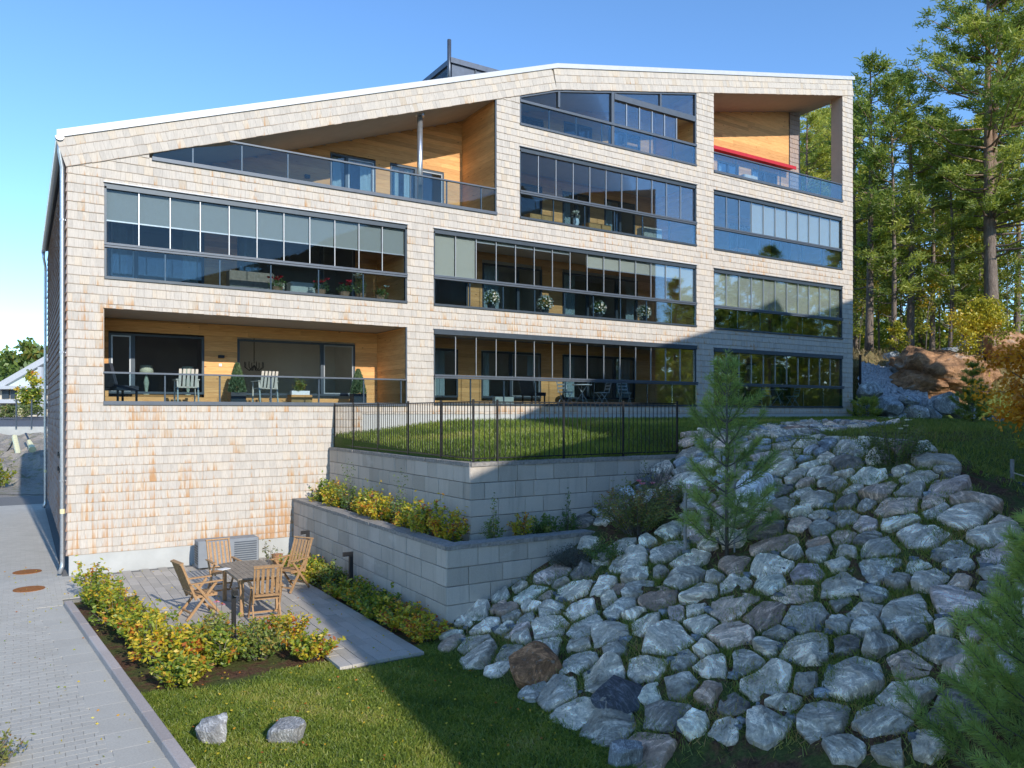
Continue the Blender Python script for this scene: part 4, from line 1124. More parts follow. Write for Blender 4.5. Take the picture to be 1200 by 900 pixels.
def shrub(name, h, rad, nb, nl, mat, seed, ls=.032, upright=.5, group=None, label='', cat='shrub', flowers=None):
    r = random.Random(seed); T = thing(name, label, cat, (0,0,0), 0, group)
    st = MB(); Cs, As, rn_ = [], [], []
    for i in range(nb):
        a = r.uniform(0, 6.283); rr = rad*math.sqrt(r.random()); hh = h*(1-.45*(rr/rad)**2)*r.uniform(.6,1.08)
        p0 = Vector((math.cos(a)*rr*.25, math.sin(a)*rr*.25, 0)); p2 = Vector((math.cos(a)*rr, math.sin(a)*rr, hh))
        p1 = (p0+p2)/2 + Vector((0,0,hh*.18)) + Vector((r.uniform(-.05,.05),r.uniform(-.05,.05),0))
        st.tube([p0,p1,p2], [.006,.004,.0025], 4, False)
        tone = r.gauss(.57,.17)
        if i % 7 == 0: p1.z *= 1.15; p2.z *= 1.35
        for j in range(nl if i % 7 else nl//2):
            t = r.uniform(.18,1.02); p = p0*(1-t)**2 + p1*2*t*(1-t) + p2*t*t
            Cs.append((p.x+r.gauss(0,.03), p.y+r.gauss(0,.03), max(.01, p.z+r.gauss(0,.03))))
            As.append((r.gauss(0,1)+math.cos(a)*.5, r.gauss(0,1)+math.sin(a)*.5, r.gauss(.25,.6)))
            rn_.append(min(1,max(0, tone+r.gauss(0,.16)+.12*(t-.5))))
    Cs = np.array(Cs); As = np.array(As)
    V = leaves(Cs, As, ls*rng.uniform(.6,1.25,len(Cs)), ls*.5*rng.uniform(.7,1.2,len(Cs)))
    obj('leaves', quads('leaves', V, mat, np.array(rn_)), T)
    st.build('stems', M['barkgrey'], T)
    if flowers:
        m_, n_, s_ = flowers; FV = []
        for k in range(n_):
            a = r.uniform(0,6.28); q = np.array([math.cos(a)*rad*r.uniform(.2,.9), math.sin(a)*rad*r.uniform(.2,.9), h*r.uniform(.75,1.05)])
            aa = np.linspace(0,6.28,10)[:-1]; D = np.stack([np.cos(aa),np.sin(aa),np.full(9,.35)],1)
            FV.append(leaves(q+D*s_*.5, D, s_*.6, s_*.35))
            fm = quads('flower', FV[-1:], m_); obj('flower', fm, T)
    return T
def grass_patch(name, pts_xy, zf, hmin, hmax, mat, w=.006, lean=.5, tone=None):
    n = len(pts_xy); z = zf(pts_xy[:,0], pts_xy[:,1])
    C_ = np.stack([pts_xy[:,0], pts_xy[:,1], z], 1); hh = rng.uniform(hmin, hmax, n)
    D = np.stack([rng.normal(0,lean,n), rng.normal(0,lean,n), np.ones(n)], 1)
    V = needles(C_, D, hh, w)
    return obj(name, quads(name, V, mat, tone))
def cnoise(P, f, seed=0):
    x, y = P[:,0]*f+seed, P[:,1]*f+seed*1.7
    return .5+.25*(np.sin(x*1.3+np.sin(y*.9)*1.5)*np.cos(y*1.1+.7*np.sin(x*2.3))+np.sin(x*2.9+y*2.1)*.5+np.sin(y*4.7-x*3.3)*.4)
# lawn below
P_ = np.stack([rng.uniform(.15,5.6,225000), rng.uniform(-17.5,-9.05,225000)], 1)
keep = (P_[:,0] > -.2+(-3.35-P_[:,1])*.0776+.155) & (P_[:,1] < -9.25+.25*np.sin(P_[:,0]*3)+rng.normal(0,.12,len(P_))) & ~((P_[:,0] > 3.15)&(P_[:,0] < 4.56)&(P_[:,1] > -9.66)) & (P_[:,0] < 5.3-.1*np.clip(-12-P_[:,1],-3,0))
P_ = P_[keep]; tn = np.clip(cnoise(P_, 1.1, 2)*.55 + .45*(cnoise(P_, 3.1, 9)-.3) + .25*np.clip(-.3-(P_[:,1]+12)*.1+P_[:,0]*.08,0,.6) + rng.normal(0,.18,len(P_)), 0, 1)
g = grass_patch('lawn_grass', P_, lambda x, y: -.07+0*x, .025, .065, M['grass'], .005, .95, tn); tag(g, 'short green lawn below the shrub bed', 'grass', kind='stuff')
# lawn on the upper terrace
P_ = np.stack([rng.uniform(6.45,30,150000), rng.uniform(-7.85,0,150000)], 1)
keep = (P_[:,0] < 12) | ((P_[:,1] > -7.6+.36*(P_[:,0]-12)) | (P_[:,1] > -3.2)) & (P_[:,0] < 30)
P_ = P_[keep]; P_ = P_[(rng.random(len(P_)) < np.where(P_[:,0] < 14, 1, .6))]
tn = np.clip(cnoise(P_, .8, 5)*.6 + .25*sm(-4.5,-3,P_[:,1])*(1-sm(-3,-2.2,P_[:,1]))*1.6 + .22*sm(-2.2,-1,P_[:,1])*.6 + rng.normal(0,.14,len(P_)), 0, 1)
g = grass_patch('terrace_grass', P_, lambda x, y: H(x,y)-.03, .08, .20, M['grass'], .009, .45, tn); tag(g, 'longer bright grass on the upper terrace behind the fence', 'grass', kind='stuff')
# grass to the right of the bank and tufts between the stones
P_ = np.stack([rng.uniform(12.4,34,90000), rng.uniform(-17,0.5,90000)], 1)
keep = (P_[:,1] < -8.5+.3*(P_[:,0]-12)) | (P_[:,0] > 27); P_ = P_[keep]
g = grass_patch('side_grass', P_, lambda x, y: H(x,y)-.03, .06, .16, M['grasshade'], .010, .5, np.clip(.35+rng.normal(0,.18,len(P_)),0,1)); tag(g, 'dark shaded grass right of the stone bank', 'grass', kind='stuff')
TF = []
tr = random.Random(4); k = 0
while k < 950:
    x, y = tr.uniform(4.9,13.2), tr.uniform(-17.6,-8.9)
    if not vis_bank(x, y): 
        if tr.random() > .03: continue
    if (y > -9.0 and x < 8.6) or x < 4.9 or (x < 5.3 and y > -9.7): continue
    k += 1; n = tr.randint(50,150); rr = tr.uniform(.07,.22)
    TF.append(np.stack([rng.normal(x,rr,n), rng.normal(y,rr,n)],1))
k = 0
while k < 160:
    x, y = tr.uniform(12.2,26), tr.uniform(-9,-2.8)
    if not vis_bank(x, y): continue
    k += 1; TF.append(np.stack([rng.normal(x,.25,60), rng.normal(y,.2,60)],1))
TFa = np.concatenate(TF); lens = [len(t) for t in TF]
tone = np.concatenate([np.clip(rng.normal(tr.choice((.25,.4,.55,.85)),.1,n),0,1) for n in lens])
TFa_ok = ~((TFa[:,1] > -9.0)&(TFa[:,0] < 8.6)); TFa = TFa[TFa_ok]; tone = tone[TFa_ok]
g = grass_patch('bank_grass', TFa, lambda x, y: H(x,y)-.02, .04, .135, M['grasshade'], .0055, .75, tone); tag(g, 'tufts of grass and moss growing between the boulders', 'grass', kind='stuff')
P_ = np.stack([rng.uniform(30.5,60,60000), rng.uniform(-16,26,60000)], 1); dd_ = (P_[:,0]+.92)*.534+(P_[:,1]+20.85)*.845; P_ = P_[(dd_ > 38.5)&(dd_ < 52)]
g = grass_patch('forest_floor_grass', P_, lambda x, y: H(x,y)-.03, .15, .55, M['drygrass'], .02, .35); tag(g, 'dry straw-coloured grass along the forest edge', 'grass', kind='stuff')
n = 420; lx = np.concatenate([rng.uniform(-1.5,4.6,n), rng.uniform(.3,4.8,n//2)]); ly = np.concatenate([rng.uniform(-14,2,n), rng.uniform(-13.5,-9,n//2)])
lz = np.where(ly < -9.7, np.where(lx > kx(ly)+.15, .0, .015), .018)
fx = leaves(np.stack([lx,ly,lz],1), np.stack([rng.normal(size=len(lx)),rng.normal(size=len(lx)),rng.normal(0,.15,len(lx))],1), .022, .013)
keep = ~((ly < -9.7) & (lx < kx(ly)+.15) & (lx > kx(ly)-.05)); fl_ = obj('fallen_leaves', quads('fallen_leaves', fx[keep], M['leafmix'], np.clip(rng.normal(.8,.15,keep.sum()),0,1))); tag(fl_, 'scattered fallen yellow leaves on paving and lawn', 'leaves', kind='stuff')
# ---- shrubs of the beds: a few kinds, copied
sh = [shrub('bed_shrub', .52, .42, 34, 44, M['leafmix'], 41, .038), shrub('bed_shrub', .60, .38, 30, 42, M['leafmix'], 42, .036),
      shrub('bed_shrub', .44, .46, 36, 40, M['leafmix'], 43, .038), shrub('bed_shrub', .72, .30, 20, 46, M['leafmix'], 44, .036)]
sg = [shrub('bed_shrub', .55, .42, 32, 44, M['leafgreen'], 51, .036), shrub('bed_shrub', .80, .28, 16, 44, M['leafgreen'], 52, .030)]
rnk = ['first','second','third','fourth','fifth','sixth','seventh','eighth','ninth','tenth','eleventh','twelfth']
GL = 'low shrubs with yellowing leaves in the beds'
for i, (x, y, k, s) in enumerate(((.30,-2.75,3,1.15),(.42,-3.6,0,1.05),(.62,-4.35,1,1),(.55,-5.2,0,1),(.82,-5.9,2,1.1),(.85,-6.7,0,1.1))):
    put(sh[k], (x,y,-.05), i*1.3, 'autumn-tinted shrub between kerb and patio, %s counted from the house' % rnk[i], s*1.08, GL)
for i, (x, y, k, s) in enumerate(((.75,-7.6,1,1.05),(1.25,-7.5,2,1.05),(1.05,-8.3,0,1.1),(1.75,-7.55,0,1.0),(1.65,-8.3,2,1.1),(2.25,-8.4,1,.95),(2.85,-7.9,0,.95),(2.95,-8.8,2,.95),(1.0,-9.0,2,.9),(2.45,-7.35,2,.8))):
    put(sh[k] if i not in (3,5) else sg[0], (x,y,-.05), i*.9+.4, 'autumn-tinted shrub in the front bed by the lawn, %s from the kerb' % rnk[i], s*1.12, GL)
for i, (x, y, s) in enumerate(((4.85,-1.7,.95),(4.8,-2.6,1.05),(4.75,-3.5,1.05),(4.8,-4.4,1.0),(4.78,-5.4,1.05),(4.85,-6.3,1.05),(4.8,-7.2,1.1),(4.85,-8.1,1.05),(4.9,-8.9,.95))):
    put((sh[(i*3+2) % 3] if i != 3 else sg[0]), (x,y,-.05), i*2.1, 'shrub at the foot of the lower block wall, %s counted from the house' % rnk[i], s*1.08, GL)
for i in range(11):
    y = -.9-i*.70; put(sh[(i*2+1) % 4] if i % 4 != 3 else sg[1], (5.78+.08*math.sin(i*2),y,1.36), i*1.7, 'shrub on the narrow ledge between the two block walls, %s from the house' % rnk[i], 1.2-.05*(i % 3), GL)
for i, x in enumerate((6.55,7.15,7.7,8.25)):
    put((sg[1],sh[3],sg[0],sg[1])[i], (x,-8.42,1.37), i*1.1, 'shaded shrub before the upper block wall, %s from its corner' % rnk[i], .85, GL)
# rose bushes, lavender and bank shrubs
t_ = shrub('rose_bush', 1.05, .8, 90, 70, M['leafrose'], 61, .026, flowers=(M['petalp'],3,.06), label='dark bushy rose with a few pink flowers beside the end of the lower wall', cat='rose bush'); t_.location = (8.75,-9.9,1.55)
t_ = shrub('rose_bush', 1.0, .62, 60, 60, M['leafrose'], 62, .024, flowers=(M['petalw'],5,.045), label='olive brown rose bush with small white flowers on top of the stone bank', cat='rose bush'); t_.location = (11.9,-13.0,2.75)
t_ = shrub('rose_bush', .6, .5, 40, 60, M['leafgreen'], 63, .02, flowers=(M['petalw'],2,.03), label='low dark green bush with two white blossoms near the bottom right corner', cat='rose bush'); t_.location = (7.3,-17.2,.75)
t_ = shrub('lavender', .42, .42, 90, 50, M['leaflav'], 64, .016, label='grey lavender cushion below the end of the lower wall', cat='lavender'); t_.location = (7.45,-9.55,1.0)
t_ = shrub('twiggy_bush', .75, .5, 90, 14, M['leaflav'], 65, .014, label='thin leafless twiggy bush at the right end of the upper wall', cat='bush'); t_.location = (10.3,-8.75,2.05)
t_ = shrub('bank_shrub', .45, .5, 50, 40, M['leafrose'], 66, .022, label='low brownish shrub right of the pink rose on the bank', cat='bush'); t_.location = (9.8,-9.6,2.0)
t_ = shrub('bank_shrub', .5, .55, 50, 50, M['leafgreen'], 67, .022, label='low green shrub under the lavender beside the lower wall', cat='bush'); t_.location = (7.95,-10.1,1.1)
t_ = shrub('dried_plant', .35, .3, 30, 14, M['leafrose'], 68, .03, label='half dried plant in the left bottom corner of the driveway', cat='plant'); t_.location = (-1.12,-10.75,0)
t_ = shrub('wall_plant', .75, .22, 8, 16, M['leafrose'], 69, .035, label='thin dark plant standing in front of the plinth beside the right chair', cat='plant'); t_.location = (4.35,-1.2,0)
cf = thing('coneflower', 'pink coneflowers rising from the front shrub bed beside the lamp post', 'flowers', (1.80,-7.45,0)); b = MB()
for k, (x, y, h_) in enumerate(((0,0,.72),(.09,.02,.66),(.05,-.05,.50))):
    b.tube([(x*.3,y*.3,0),(x,y,h_)], .005, 4)
    q = np.array([x,y,h_]); aa = np.linspace(0,6.28,13)[:-1]; D = np.stack([np.cos(aa),np.sin(aa),np.full(12,-.4)],1)
    obj('flower', quads('flower', leaves(q+D*.03, D, .032, .010), M['petalp']), cf)
    MB().tube_prof([(.016,-.005),(.018,.008),(.006,.018)], (x,y,h_), 8).build('flower_centre', M['rust'], cf)
b.build('stems', M['barkgrey'], cf)
# ------------------------------------------------------------------ pines
def tree_pine(name, label, cat, h, r0, cs, seed, nb=44, tufts=8, cards=15, spread=2.6, clen=.30, cw=.034, mat='needle', bark_='bark', group=None, fork=False, dead=6):
    r = random.Random(seed); T = thing(name, label, cat, (0,0,0), 0, group); tb = MB()
    bend = [(r.uniform(-.25,.25), r.uniform(-.25,.25)) for _ in range(4)]
    def axis_(t, k=0): return Vector((bend[0][0]*math.sin(t*3)+bend[1][0]*t + (.9*t*t if k else 0)*fork, bend[0][1]*math.sin(t*3.4)+bend[1][1]*t-(.5*t*t if k else 0)*fork, h*t))
    n = 12; tb.tube([axis_(i/n) for i in range(n+1)], [r0*(1.25 if i == 0 else 1)*(1-.86*i/n) for i in range(n+1)], 9)
    if fork:
        tb.tube([axis_(.12)+(axis_(i/n,1)-axis_(.12))*1.0 if i > 1 else axis_(.12) for i in range(1,n+1)], [r0*.8*(1-.85*i/n) for i in range(1,n+1)], 8)
    Cs, Ds, Ls, Rn = [], [], [], []
    for i in range(nb+dead):
        d_ = i >= nb
        t = (cs + (1-cs)*((i+.5)/nb)**.9) if not d_ else r.uniform(cs*.5, cs+.1)
        t = min(.985, t + r.uniform(-.02,.02)); k = int(fork and r.random() < .45)
        p0 = axis_(t, k); a = r.uniform(0,6.283); env = math.sin(math.pi*min(1, max(.03, (t-cs)/(1-cs)*.80+.16)))**.7
        L_ = spread*env*r.uniform(.55,1.15) if not d_ else spread*r.uniform(.3,.7)
        up = r.uniform(-.12,.45)+(.5*(t-cs))
        dr = Vector((math.cos(a), math.sin(a), up)).normalized()
        p1 = p0+dr*L_*.5+Vector((r.uniform(-.15,.15),r.uniform(-.15,.15),-.06*L_)); p2 = p0+dr*L_+Vector((0,0,.10*L_))
        tb.tube([p0,p1,p2], [r0*.20*(1-t*.6)+.01, r0*.12*(1-t*.5)+.008, .008], 5, False)
        if d_: continue
        tone = r.gauss(.5,.14)
        for j in range(tufts):
            s_ = r.uniform(.35,1.03); q = p0*(1-s_)**2+p1*2*s_*(1-s_)+p2*s_*s_
            sd_ = Vector((-math.sin(a), math.cos(a), 0))*r.uniform(-.42,.42)*L_*.55*s_
            c_ = q+sd_+Vector((0,0,r.uniform(-.05,.22)))
            tb.v and None
            if j % 3 == 0: tb.tube([q, c_], [.012,.006], 3, False)
            for m_ in range(cards):
                Cs.append((c_.x+r.gauss(0,.17), c_.y+r.gauss(0,.17), c_.z+r.gauss(0,.09)))
                Ds.append((r.gauss(0,1)+dr.x*.6, r.gauss(0,1)+dr.y*.6, abs(r.gauss(.35,.6)))); Ls.append(clen*r.uniform(.6,1.2)); Rn.append(tone+r.gauss(0,.14)+.05)
    V = needles(np.array(Cs), np.array(Ds), np.array(Ls), cw)
    obj('crown', quads('crown', V, M[mat], np.clip(Rn,0,1)), T)
    tb.build('trunk', M[bark_], T, smooth=True)
    return T
def tree_leafy(name, label, cat, h, r0, rad, seed, nl=2600, ls=.10, mat='birchleaf', cs=.3, group=None, bark_='barkgrey'):
    r = random.Random(seed); T = thing(name, label, cat, (0,0,0), 0, group); tb = MB()
    b0 = Vector((r.uniform(-.3,.3), r.uniform(-.3,.3), h)); tb.tube([(0,0,0), b0*.5+Vector((.1,0,0)), b0], [r0, r0*.6, r0*.15], 7)
    Cs, Rn = [], []; nb = 26
    for i in range(nb):
        t = cs+(1-cs)*r.random(); p0 = b0*t; a = r.uniform(0,6.283); L_ = rad*math.sin(math.pi*min(1,(t-cs)/(1-cs)*.75+.2))*r.uniform(.6,1.1)
        p2 = p0+Vector((math.cos(a)*L_, math.sin(a)*L_, L_*r.uniform(.1,.7))); tb.tube([p0,(p0+p2)/2+Vector((0,0,.06*L_)),p2], [r0*.3,r0*.18,.006], 4, False)
        tone = r.gauss(.5,.2)
        for j in range(nl//nb):
            s_ = r.uniform(.25,1.05); q = p0*(1-s_)+p2*s_; e_ = .12*rad
            Cs.append((q.x+r.gauss(0,e_), q.y+r.gauss(0,e_), q.z+r.gauss(0,e_*.8))); Rn.append(tone+r.gauss(0,.15))
    Cs = np.array(Cs); V = leaves(Cs, rng.normal(size=(len(Cs),3))+[0,0,-.3], ls*rng.uniform(.6,1.2,len(Cs)), ls*.55)
    obj('crown', quads('crown', V, M[mat], np.clip(Rn,0,1)), T); tb.build('trunk', M[bark_], T, smooth=True)
    return T
def ground_at(px, t, dz=0):
    p = at(px, 480, t); return (p.x, p.y, Hs(p.x,p.y)+dz)
kinds = [tree_pine('pine_tree','','pine tree',15.5,.21,.30,201,50,9,14,2.3), tree_pine('pine_tree','','pine tree',16.5,.24,.38,202,46,9,14,2.5),
         tree_pine('pine_tree','','pine tree',14,.15,.22,203,48,8,14,1.8), tree_pine('pine_tree','','pine tree',17,.19,.45,204,40,9,14,2.3)]
leafk = [tree_leafy('young_birch','','young tree',7.5,.07,1.7,301,3200,.085), tree_leafy('young_birch','','young tree',10,.09,1.9,302,3600,.09), tree_leafy('undergrowth_tree','','young tree',4.5,.05,1.5,303,2400,.08)]
# front row: left to right as seen, (pixel column, metres ahead, kind, scale, what)
GP = 'pines at the forest edge right of the building'
fr_ = [(1018,43,1,.98,'thick-trunked pine close to the right corner of the building'),(1047,42,2,1.05,'slim straight pine with pale trunk, second in the front row'),
       (1066,44.5,1,.98,'dark-trunked pine, third in the front row'),(1092,46,3,.88,'thin dark pine left of the pale stem'),(1113,42.5,2,.93,'pine with a very thin pale stem in the middle of the forest edge'),
       (1134,47,0,.9,'pine half hidden behind the yellow-green bush'),(1190,45,0,1.0,'pine at the right picture edge, behind the big forked pine'),(1002,48,0,1.0,'pine directly behind the right building corner'),(1080,50,0,.98,'pine standing deeper in, between third and fourth trunks')]
for (px, t, k, s, lab) in fr_: put(kinds[k], ground_at(px,t,-.2), px*.37, lab, s, GP)
bk = [(948,53,0,.95,'pine seen through the open corner of the roof terrace'),(972,56,1,1.0,'second pine seen through the open roof terrace'),(925,60,2,1.1,'pine mostly hidden behind the roof terrace wall')]
for (px, t, k, s, lab) in bk: put(kinds[k], ground_at(px,t,3.0), px*.7, lab, s, 'pines behind the building')
uz_ = [(1030,46,0,1.0),(1058,47,1,.9),(1084,45,2,1.1),(1100,49,1,.95),(1126,46,0,1.0),(1160,45,1,1.0),(1182,43,0,.85),(1006,45,2,1.0),(1145,50,1,1.1),(1042,52,1,1.0)]
for i, (px, t, k, s) in enumerate(uz_): put(leafk[k], ground_at(px,t,-.1), i*1.3, 'yellow-green young broadleaf tree between the pine trunks, %s from the left' % rnk[sorted(u[0] for u in uz_).index(px)], s, 'young broadleaf trees in the forest')
# the deep forest, one mass
def mass(name, trees, kid, label):
    Vs, Fs, Rs, nb_ = [], [], [], 0
    for (src, x, y, z, s, a) in trees:
        me = [c for c in src.children if c.name.startswith(kid)][0].data
        v = np.empty(len(me.vertices)*3, np.float32); me.vertices.foreach_get('co', v); v = v.reshape(-1,4,3)
        rn_ = np.empty(len(me.vertices), np.float32); me.attributes['rnd'].data.foreach_get('value', rn_); rn_ = rn_.reshape(-1,4)[:,0]
        v = v[::2]; rn_ = rn_[::2]; c_ = v.mean(1, keepdims=True); v = c_+(v-c_)*1.45
        ca, sa = math.cos(a), math.sin(a); v = v@np.array([[ca,sa,0],[-sa,ca,0],[0,0,1]])*s+[x,y,z]
        Vs.append(v); Rs.append(rn_)
    return obj(name, quads(name, Vs, M['needle'], np.concatenate(Rs)))
ts = []; tk = MB(); r = random.Random(77)
for i in range(22):
    px = r.uniform(985,1290); t = r.uniform(52,78); x, y, z = ground_at(px, t, -.5); s = r.uniform(.85,1.08); ts.append((kinds[i % 4], x, y, z, s, r.uniform(0,6)))
    tk.tube([(x,y,z),(x,y,z+13*s)], [.17,.06], 5)
for i in range(12):
    px = r.uniform(900,985); t = r.uniform(60,75); x, y, z = ground_at(px, t, 3.5); ts.append((kinds[i % 4], x, y, z, 1, r.uniform(0,6))); tk.tube([(x,y,z),(x,y,z+13)], [.17,.06], 5)
for i in range(40):
    x, y = r.uniform(58,95), r.uniform(-75,-24); ts.append((kinds[i % 4], x, y, .5, 1.1, r.uniform(0,6))); tk.tube([(x,y,0),(x,y,13)], [.17,.06], 5)  # unseen trees added outside the view to cover the bright horizon in the glazing
o = mass('forest', ts, 'crown', ''); tag(o, 'deep pine forest behind the first rows of trees, with unseen trees added for the glass reflections', 'forest', kind='stuff')
tk = tk.build('forest_trunks', M['bark']); tag(tk, 'many dark trunks deep in the pine forest and of the unseen trees added for reflections', 'forest', kind='stuff')
# low dark undergrowth far in so that the sky does not show under the crowns
Pn = []
for i in range(30000):
    px = r.uniform(985,1300); t = r.uniform(48,85); 
    Pn.append((px, t, abs(r.gauss(0,1.7))))
for i in range(26000): Pn.append((r.uniform(1300,1301), -1, abs(r.gauss(0,4.2))))  # tall unseen leaf screen added to keep bright sky out of the reflections
Pn = np.array(Pn); mir = Pn[:,1] < 0
rr_ = (Pn[:,0]-600)/910.3*Pn[:,1]; X_ = CAM.x+.845*rr_+.5347*Pn[:,1]; Y_ = CAM.y-.5347*rr_+.845*Pn[:,1]; X_[mir] = rng.uniform(50,95,mir.sum()); Y_[mir] = rng.uniform(-75,-20,mir.sum()); Z_ = H(X_,Y_)+Pn[:,2]
V = leaves(np.stack([X_,Y_,Z_],1), rng.normal(size=(len(X_),3)), np.where(mir,.45,.20), np.where(mir,.28,.12))
o = obj('undergrowth', quads('undergrowth', V, M['birchleaf'], np.clip(rng.normal(.4,.2,len(X_)),0,1))); tag(o, 'low leafy undergrowth on the forest floor, plus tall unseen leaves added to darken the glass reflections', 'undergrowth', kind='stuff')
# big forked pine at the right edge
bp = tree_pine('pine_tree', 'tallest pine with thick forked trunk and dark gnarled branches at the right picture edge', 'pine tree', 21.5, .42, .34, 211, 110, 18, 20, 4.3, .30, .032, fork=True, dead=16)
bp.location = ground_at(1164, 41, -.3); bp.scale = (.95,.95,.95)
# trees behind the viewpoint, mirrored in the right-hand glazing
for i, (x, y) in enumerate(((52,-22),(58,-30),(49,-27),(63,-24),(56,-38),(66,-34),(72,-28))):
    put(kinds[i % 4], (x,y,1.0), i*1.1, 'pine right of the picture mirrored in the balcony glass, %s of its group' % rnk[i], 1.05, 'pines outside the picture mirrored in the glass')
# bushes by the rocks
mp = tree_leafy('maple_bush', 'yellow-green maple bush glowing in the sun in front of the big pine', 'bush', 4.3, .05, 1.7, 321, 7000, .075, 'leafyel', .05); mp.location = ground_at(1148, 38.8, .0)
mp = tree_leafy('maple_bush', 'smaller yellow sapling left of the big pine trunk base', 'bush', 1.8, .03, .7, 322, 1400, .07, 'leafyel', .05); mp.location = ground_at(1052, 41, 0)
ok = tree_leafy('young_oak', 'small oak with bright orange leaves at the right picture edge', 'oak tree', 2.9, .05, 1.15, 323, 3800, .055, 'leafoak', .32); ok.location = (16.35, -13.35, 2.35)
# ---- young pines with real needles
def young_pine(label, h, rad, seed, step, nl, nlen, nw, mat='needleyoung', dens=240, bark_='barkgrey', lean=0, nbr=6):
    r = random.Random(seed); T = thing('young_pine', label, 'pine tree', (0,0,0)); tb = MB(); Cs, Ds, Rn = [], [], []
    tb.tube([(0,0,0),(lean*.5,0,h*.5),(lean,0,h)], [.03*h/3,.02*h/3,.006], 7)
    def shoot(a, b_, tone, d0=.0):
        d = (b_-a); L_ = d.length
        if L_ < .02: return
        d.normalize(); n = int(L_*dens)
        for _ in range(n):
            s_ = r.uniform(d0,1.0); p = a+(b_-a)*s_
            Cs.append(p[:]); v = Vector((r.gauss(0,1),r.gauss(0,1),r.gauss(0,1))); v = (v-d*v.dot(d)).normalized()
            Ds.append((d*r.uniform(.55,1.3)+v)[:]); Rn.append(tone+r.gauss(0,.13))
    z = h*.06; k = 0
    while z < h-.08:
        f = z/h; Lb = rad*(1-f)**.75*r.uniform(.85,1.1)+.06
        for i in range(nbr):
            a = 6.283*i/nbr+k*.9+r.uniform(-.25,.25); up = r.uniform(.25,.6)+.5*f
            p0 = Vector((lean*f,0,z)); d = Vector((math.cos(a),math.sin(a),up)).normalized(); L_ = Lb*r.uniform(.65,1.15); p1 = p0+d*L_*.55; p2 = p0+d*L_+Vector((0,0,.16*L_))
            tb.tube([p0,p1,p2], [.010,.007,.004], 4, False); tone = r.gauss(.45,.14)
            shoot(p1, p2, tone); shoot(p0+(p1-p0)*.45, p1, tone-.1)
            for j in range(nl):
                s_ = r.uniform(.35,.9); q = p0+(p2-p0)*s_; sgn = 1 if j % 2 else -1
                e_ = q+(Vector((-math.sin(a)*sgn,math.cos(a)*sgn,.35))*.55+d*.7).normalized()*L_*r.uniform(.22,.42)
                tb.tube([q,e_], [.005,.003], 3, False); shoot(q, e_, tone+.05, .1)
        z += step*r.uniform(.85,1.15); k += 1
    shoot(Vector((lean*.82,0,h*.84)), Vector((lean,0,h)), .6)
    V = needles(np.array(Cs), np.array(Ds), nlen*rng.uniform(.7,1.15,len(Cs)), nw)
    obj('needles', quads('needles', V, M[mat], np.clip(Rn,0,1)), T); tb.build('stem', M[bark_], T, smooth=True); return T
t_ = young_pine('young pine with long soft needles standing alone in the middle of the stone bank', 3.3, 1.08, 401, .38, 4, .125, .0036, dens=215, nbr=6); t_.location = (8.60,-12.2,1.48)
t_ = young_pine('young pine reaching into the bottom right corner of the photo', 2.75, 1.2, 402, .30, 5, .10, .003, dens=430); t_.location = (6.25,-17.75,.25); t_.rotation_euler = (0,0,1.0)
t_ = young_pine('dark young pine in front of the rusty bedrock', 2.5, .9, 403, .34, 4, .15, .012, 'needle', 110); t_.location = ground_at(1140, 31, -.1)
t_ = young_pine('low dark juniper-like pine at the foot of the concrete wall stub', 1.0, .9, 404, .2, 4, .12, .012, 'needle', 90); t_.location = ground_at(1016, 33.5, -.1)
t_ = young_pine('low dark pine behind the orange oak', 1.3, 1.0, 405, .22, 4, .12, .012, 'needle', 100); t_.location = (18.4,-13.0,2.3)
# stakes, rope and bag
for (x, y, h_, lab) in ((8.43,-11.45,1.0,'grey wooden stake left of the young pine'),(8.72,-12.25,1.75,'pale thin stake tied to the young pine'),):
    o = MB().tube([(x,y,Hs(x,y)-.1),(x+.01,y,Hs(x,y)+h_)], .028 if h_ < 1.2 else .014, 8).build('wooden_stake', M['postwood']); tag(o, lab, 'stake')
p = at(1186,575,13.6); o = MB().tube([(p.x,p.y,p.z-.8),(p.x,p.y,p.z+.55)], .035, 8).build('wooden_stake', M['postwood']); tag(o, 'wooden stake with a rope at the right picture edge', 'stake')
o = MB().tube([(p.x,p.y,p.z+.32),tuple(at(1200,558,13.4)),tuple(at(1240,556,13))], .012, 6).build('rope', M['rope']); tag(o, 'pale rope tied to the stake at the right edge', 'rope')
bgm = bmesh.new(); bmesh.ops.create_icosphere(bgm, subdivisions=3, radius=1)
for v in bgm.verts:
    q = v.co; q *= 1+.10*math.sin(q.x*5+q.z*4)+.06*math.sin(q.y*9+q.x*7)
    v.co = Vector((q.x*.17*(1-.25*q.z), q.y*.17*(1-.25*q.z), q.z*.27))
me = bpy.data.meshes.new('bag'); bgm.to_mesh(me); bgm.free(); me.materials.append(M['bag'])
o = obj('sack', me); o.location = at(1197,583,13.0); tag(o, 'dark blue-grey plastic sack hanging on the stake at the right edge', 'sack')
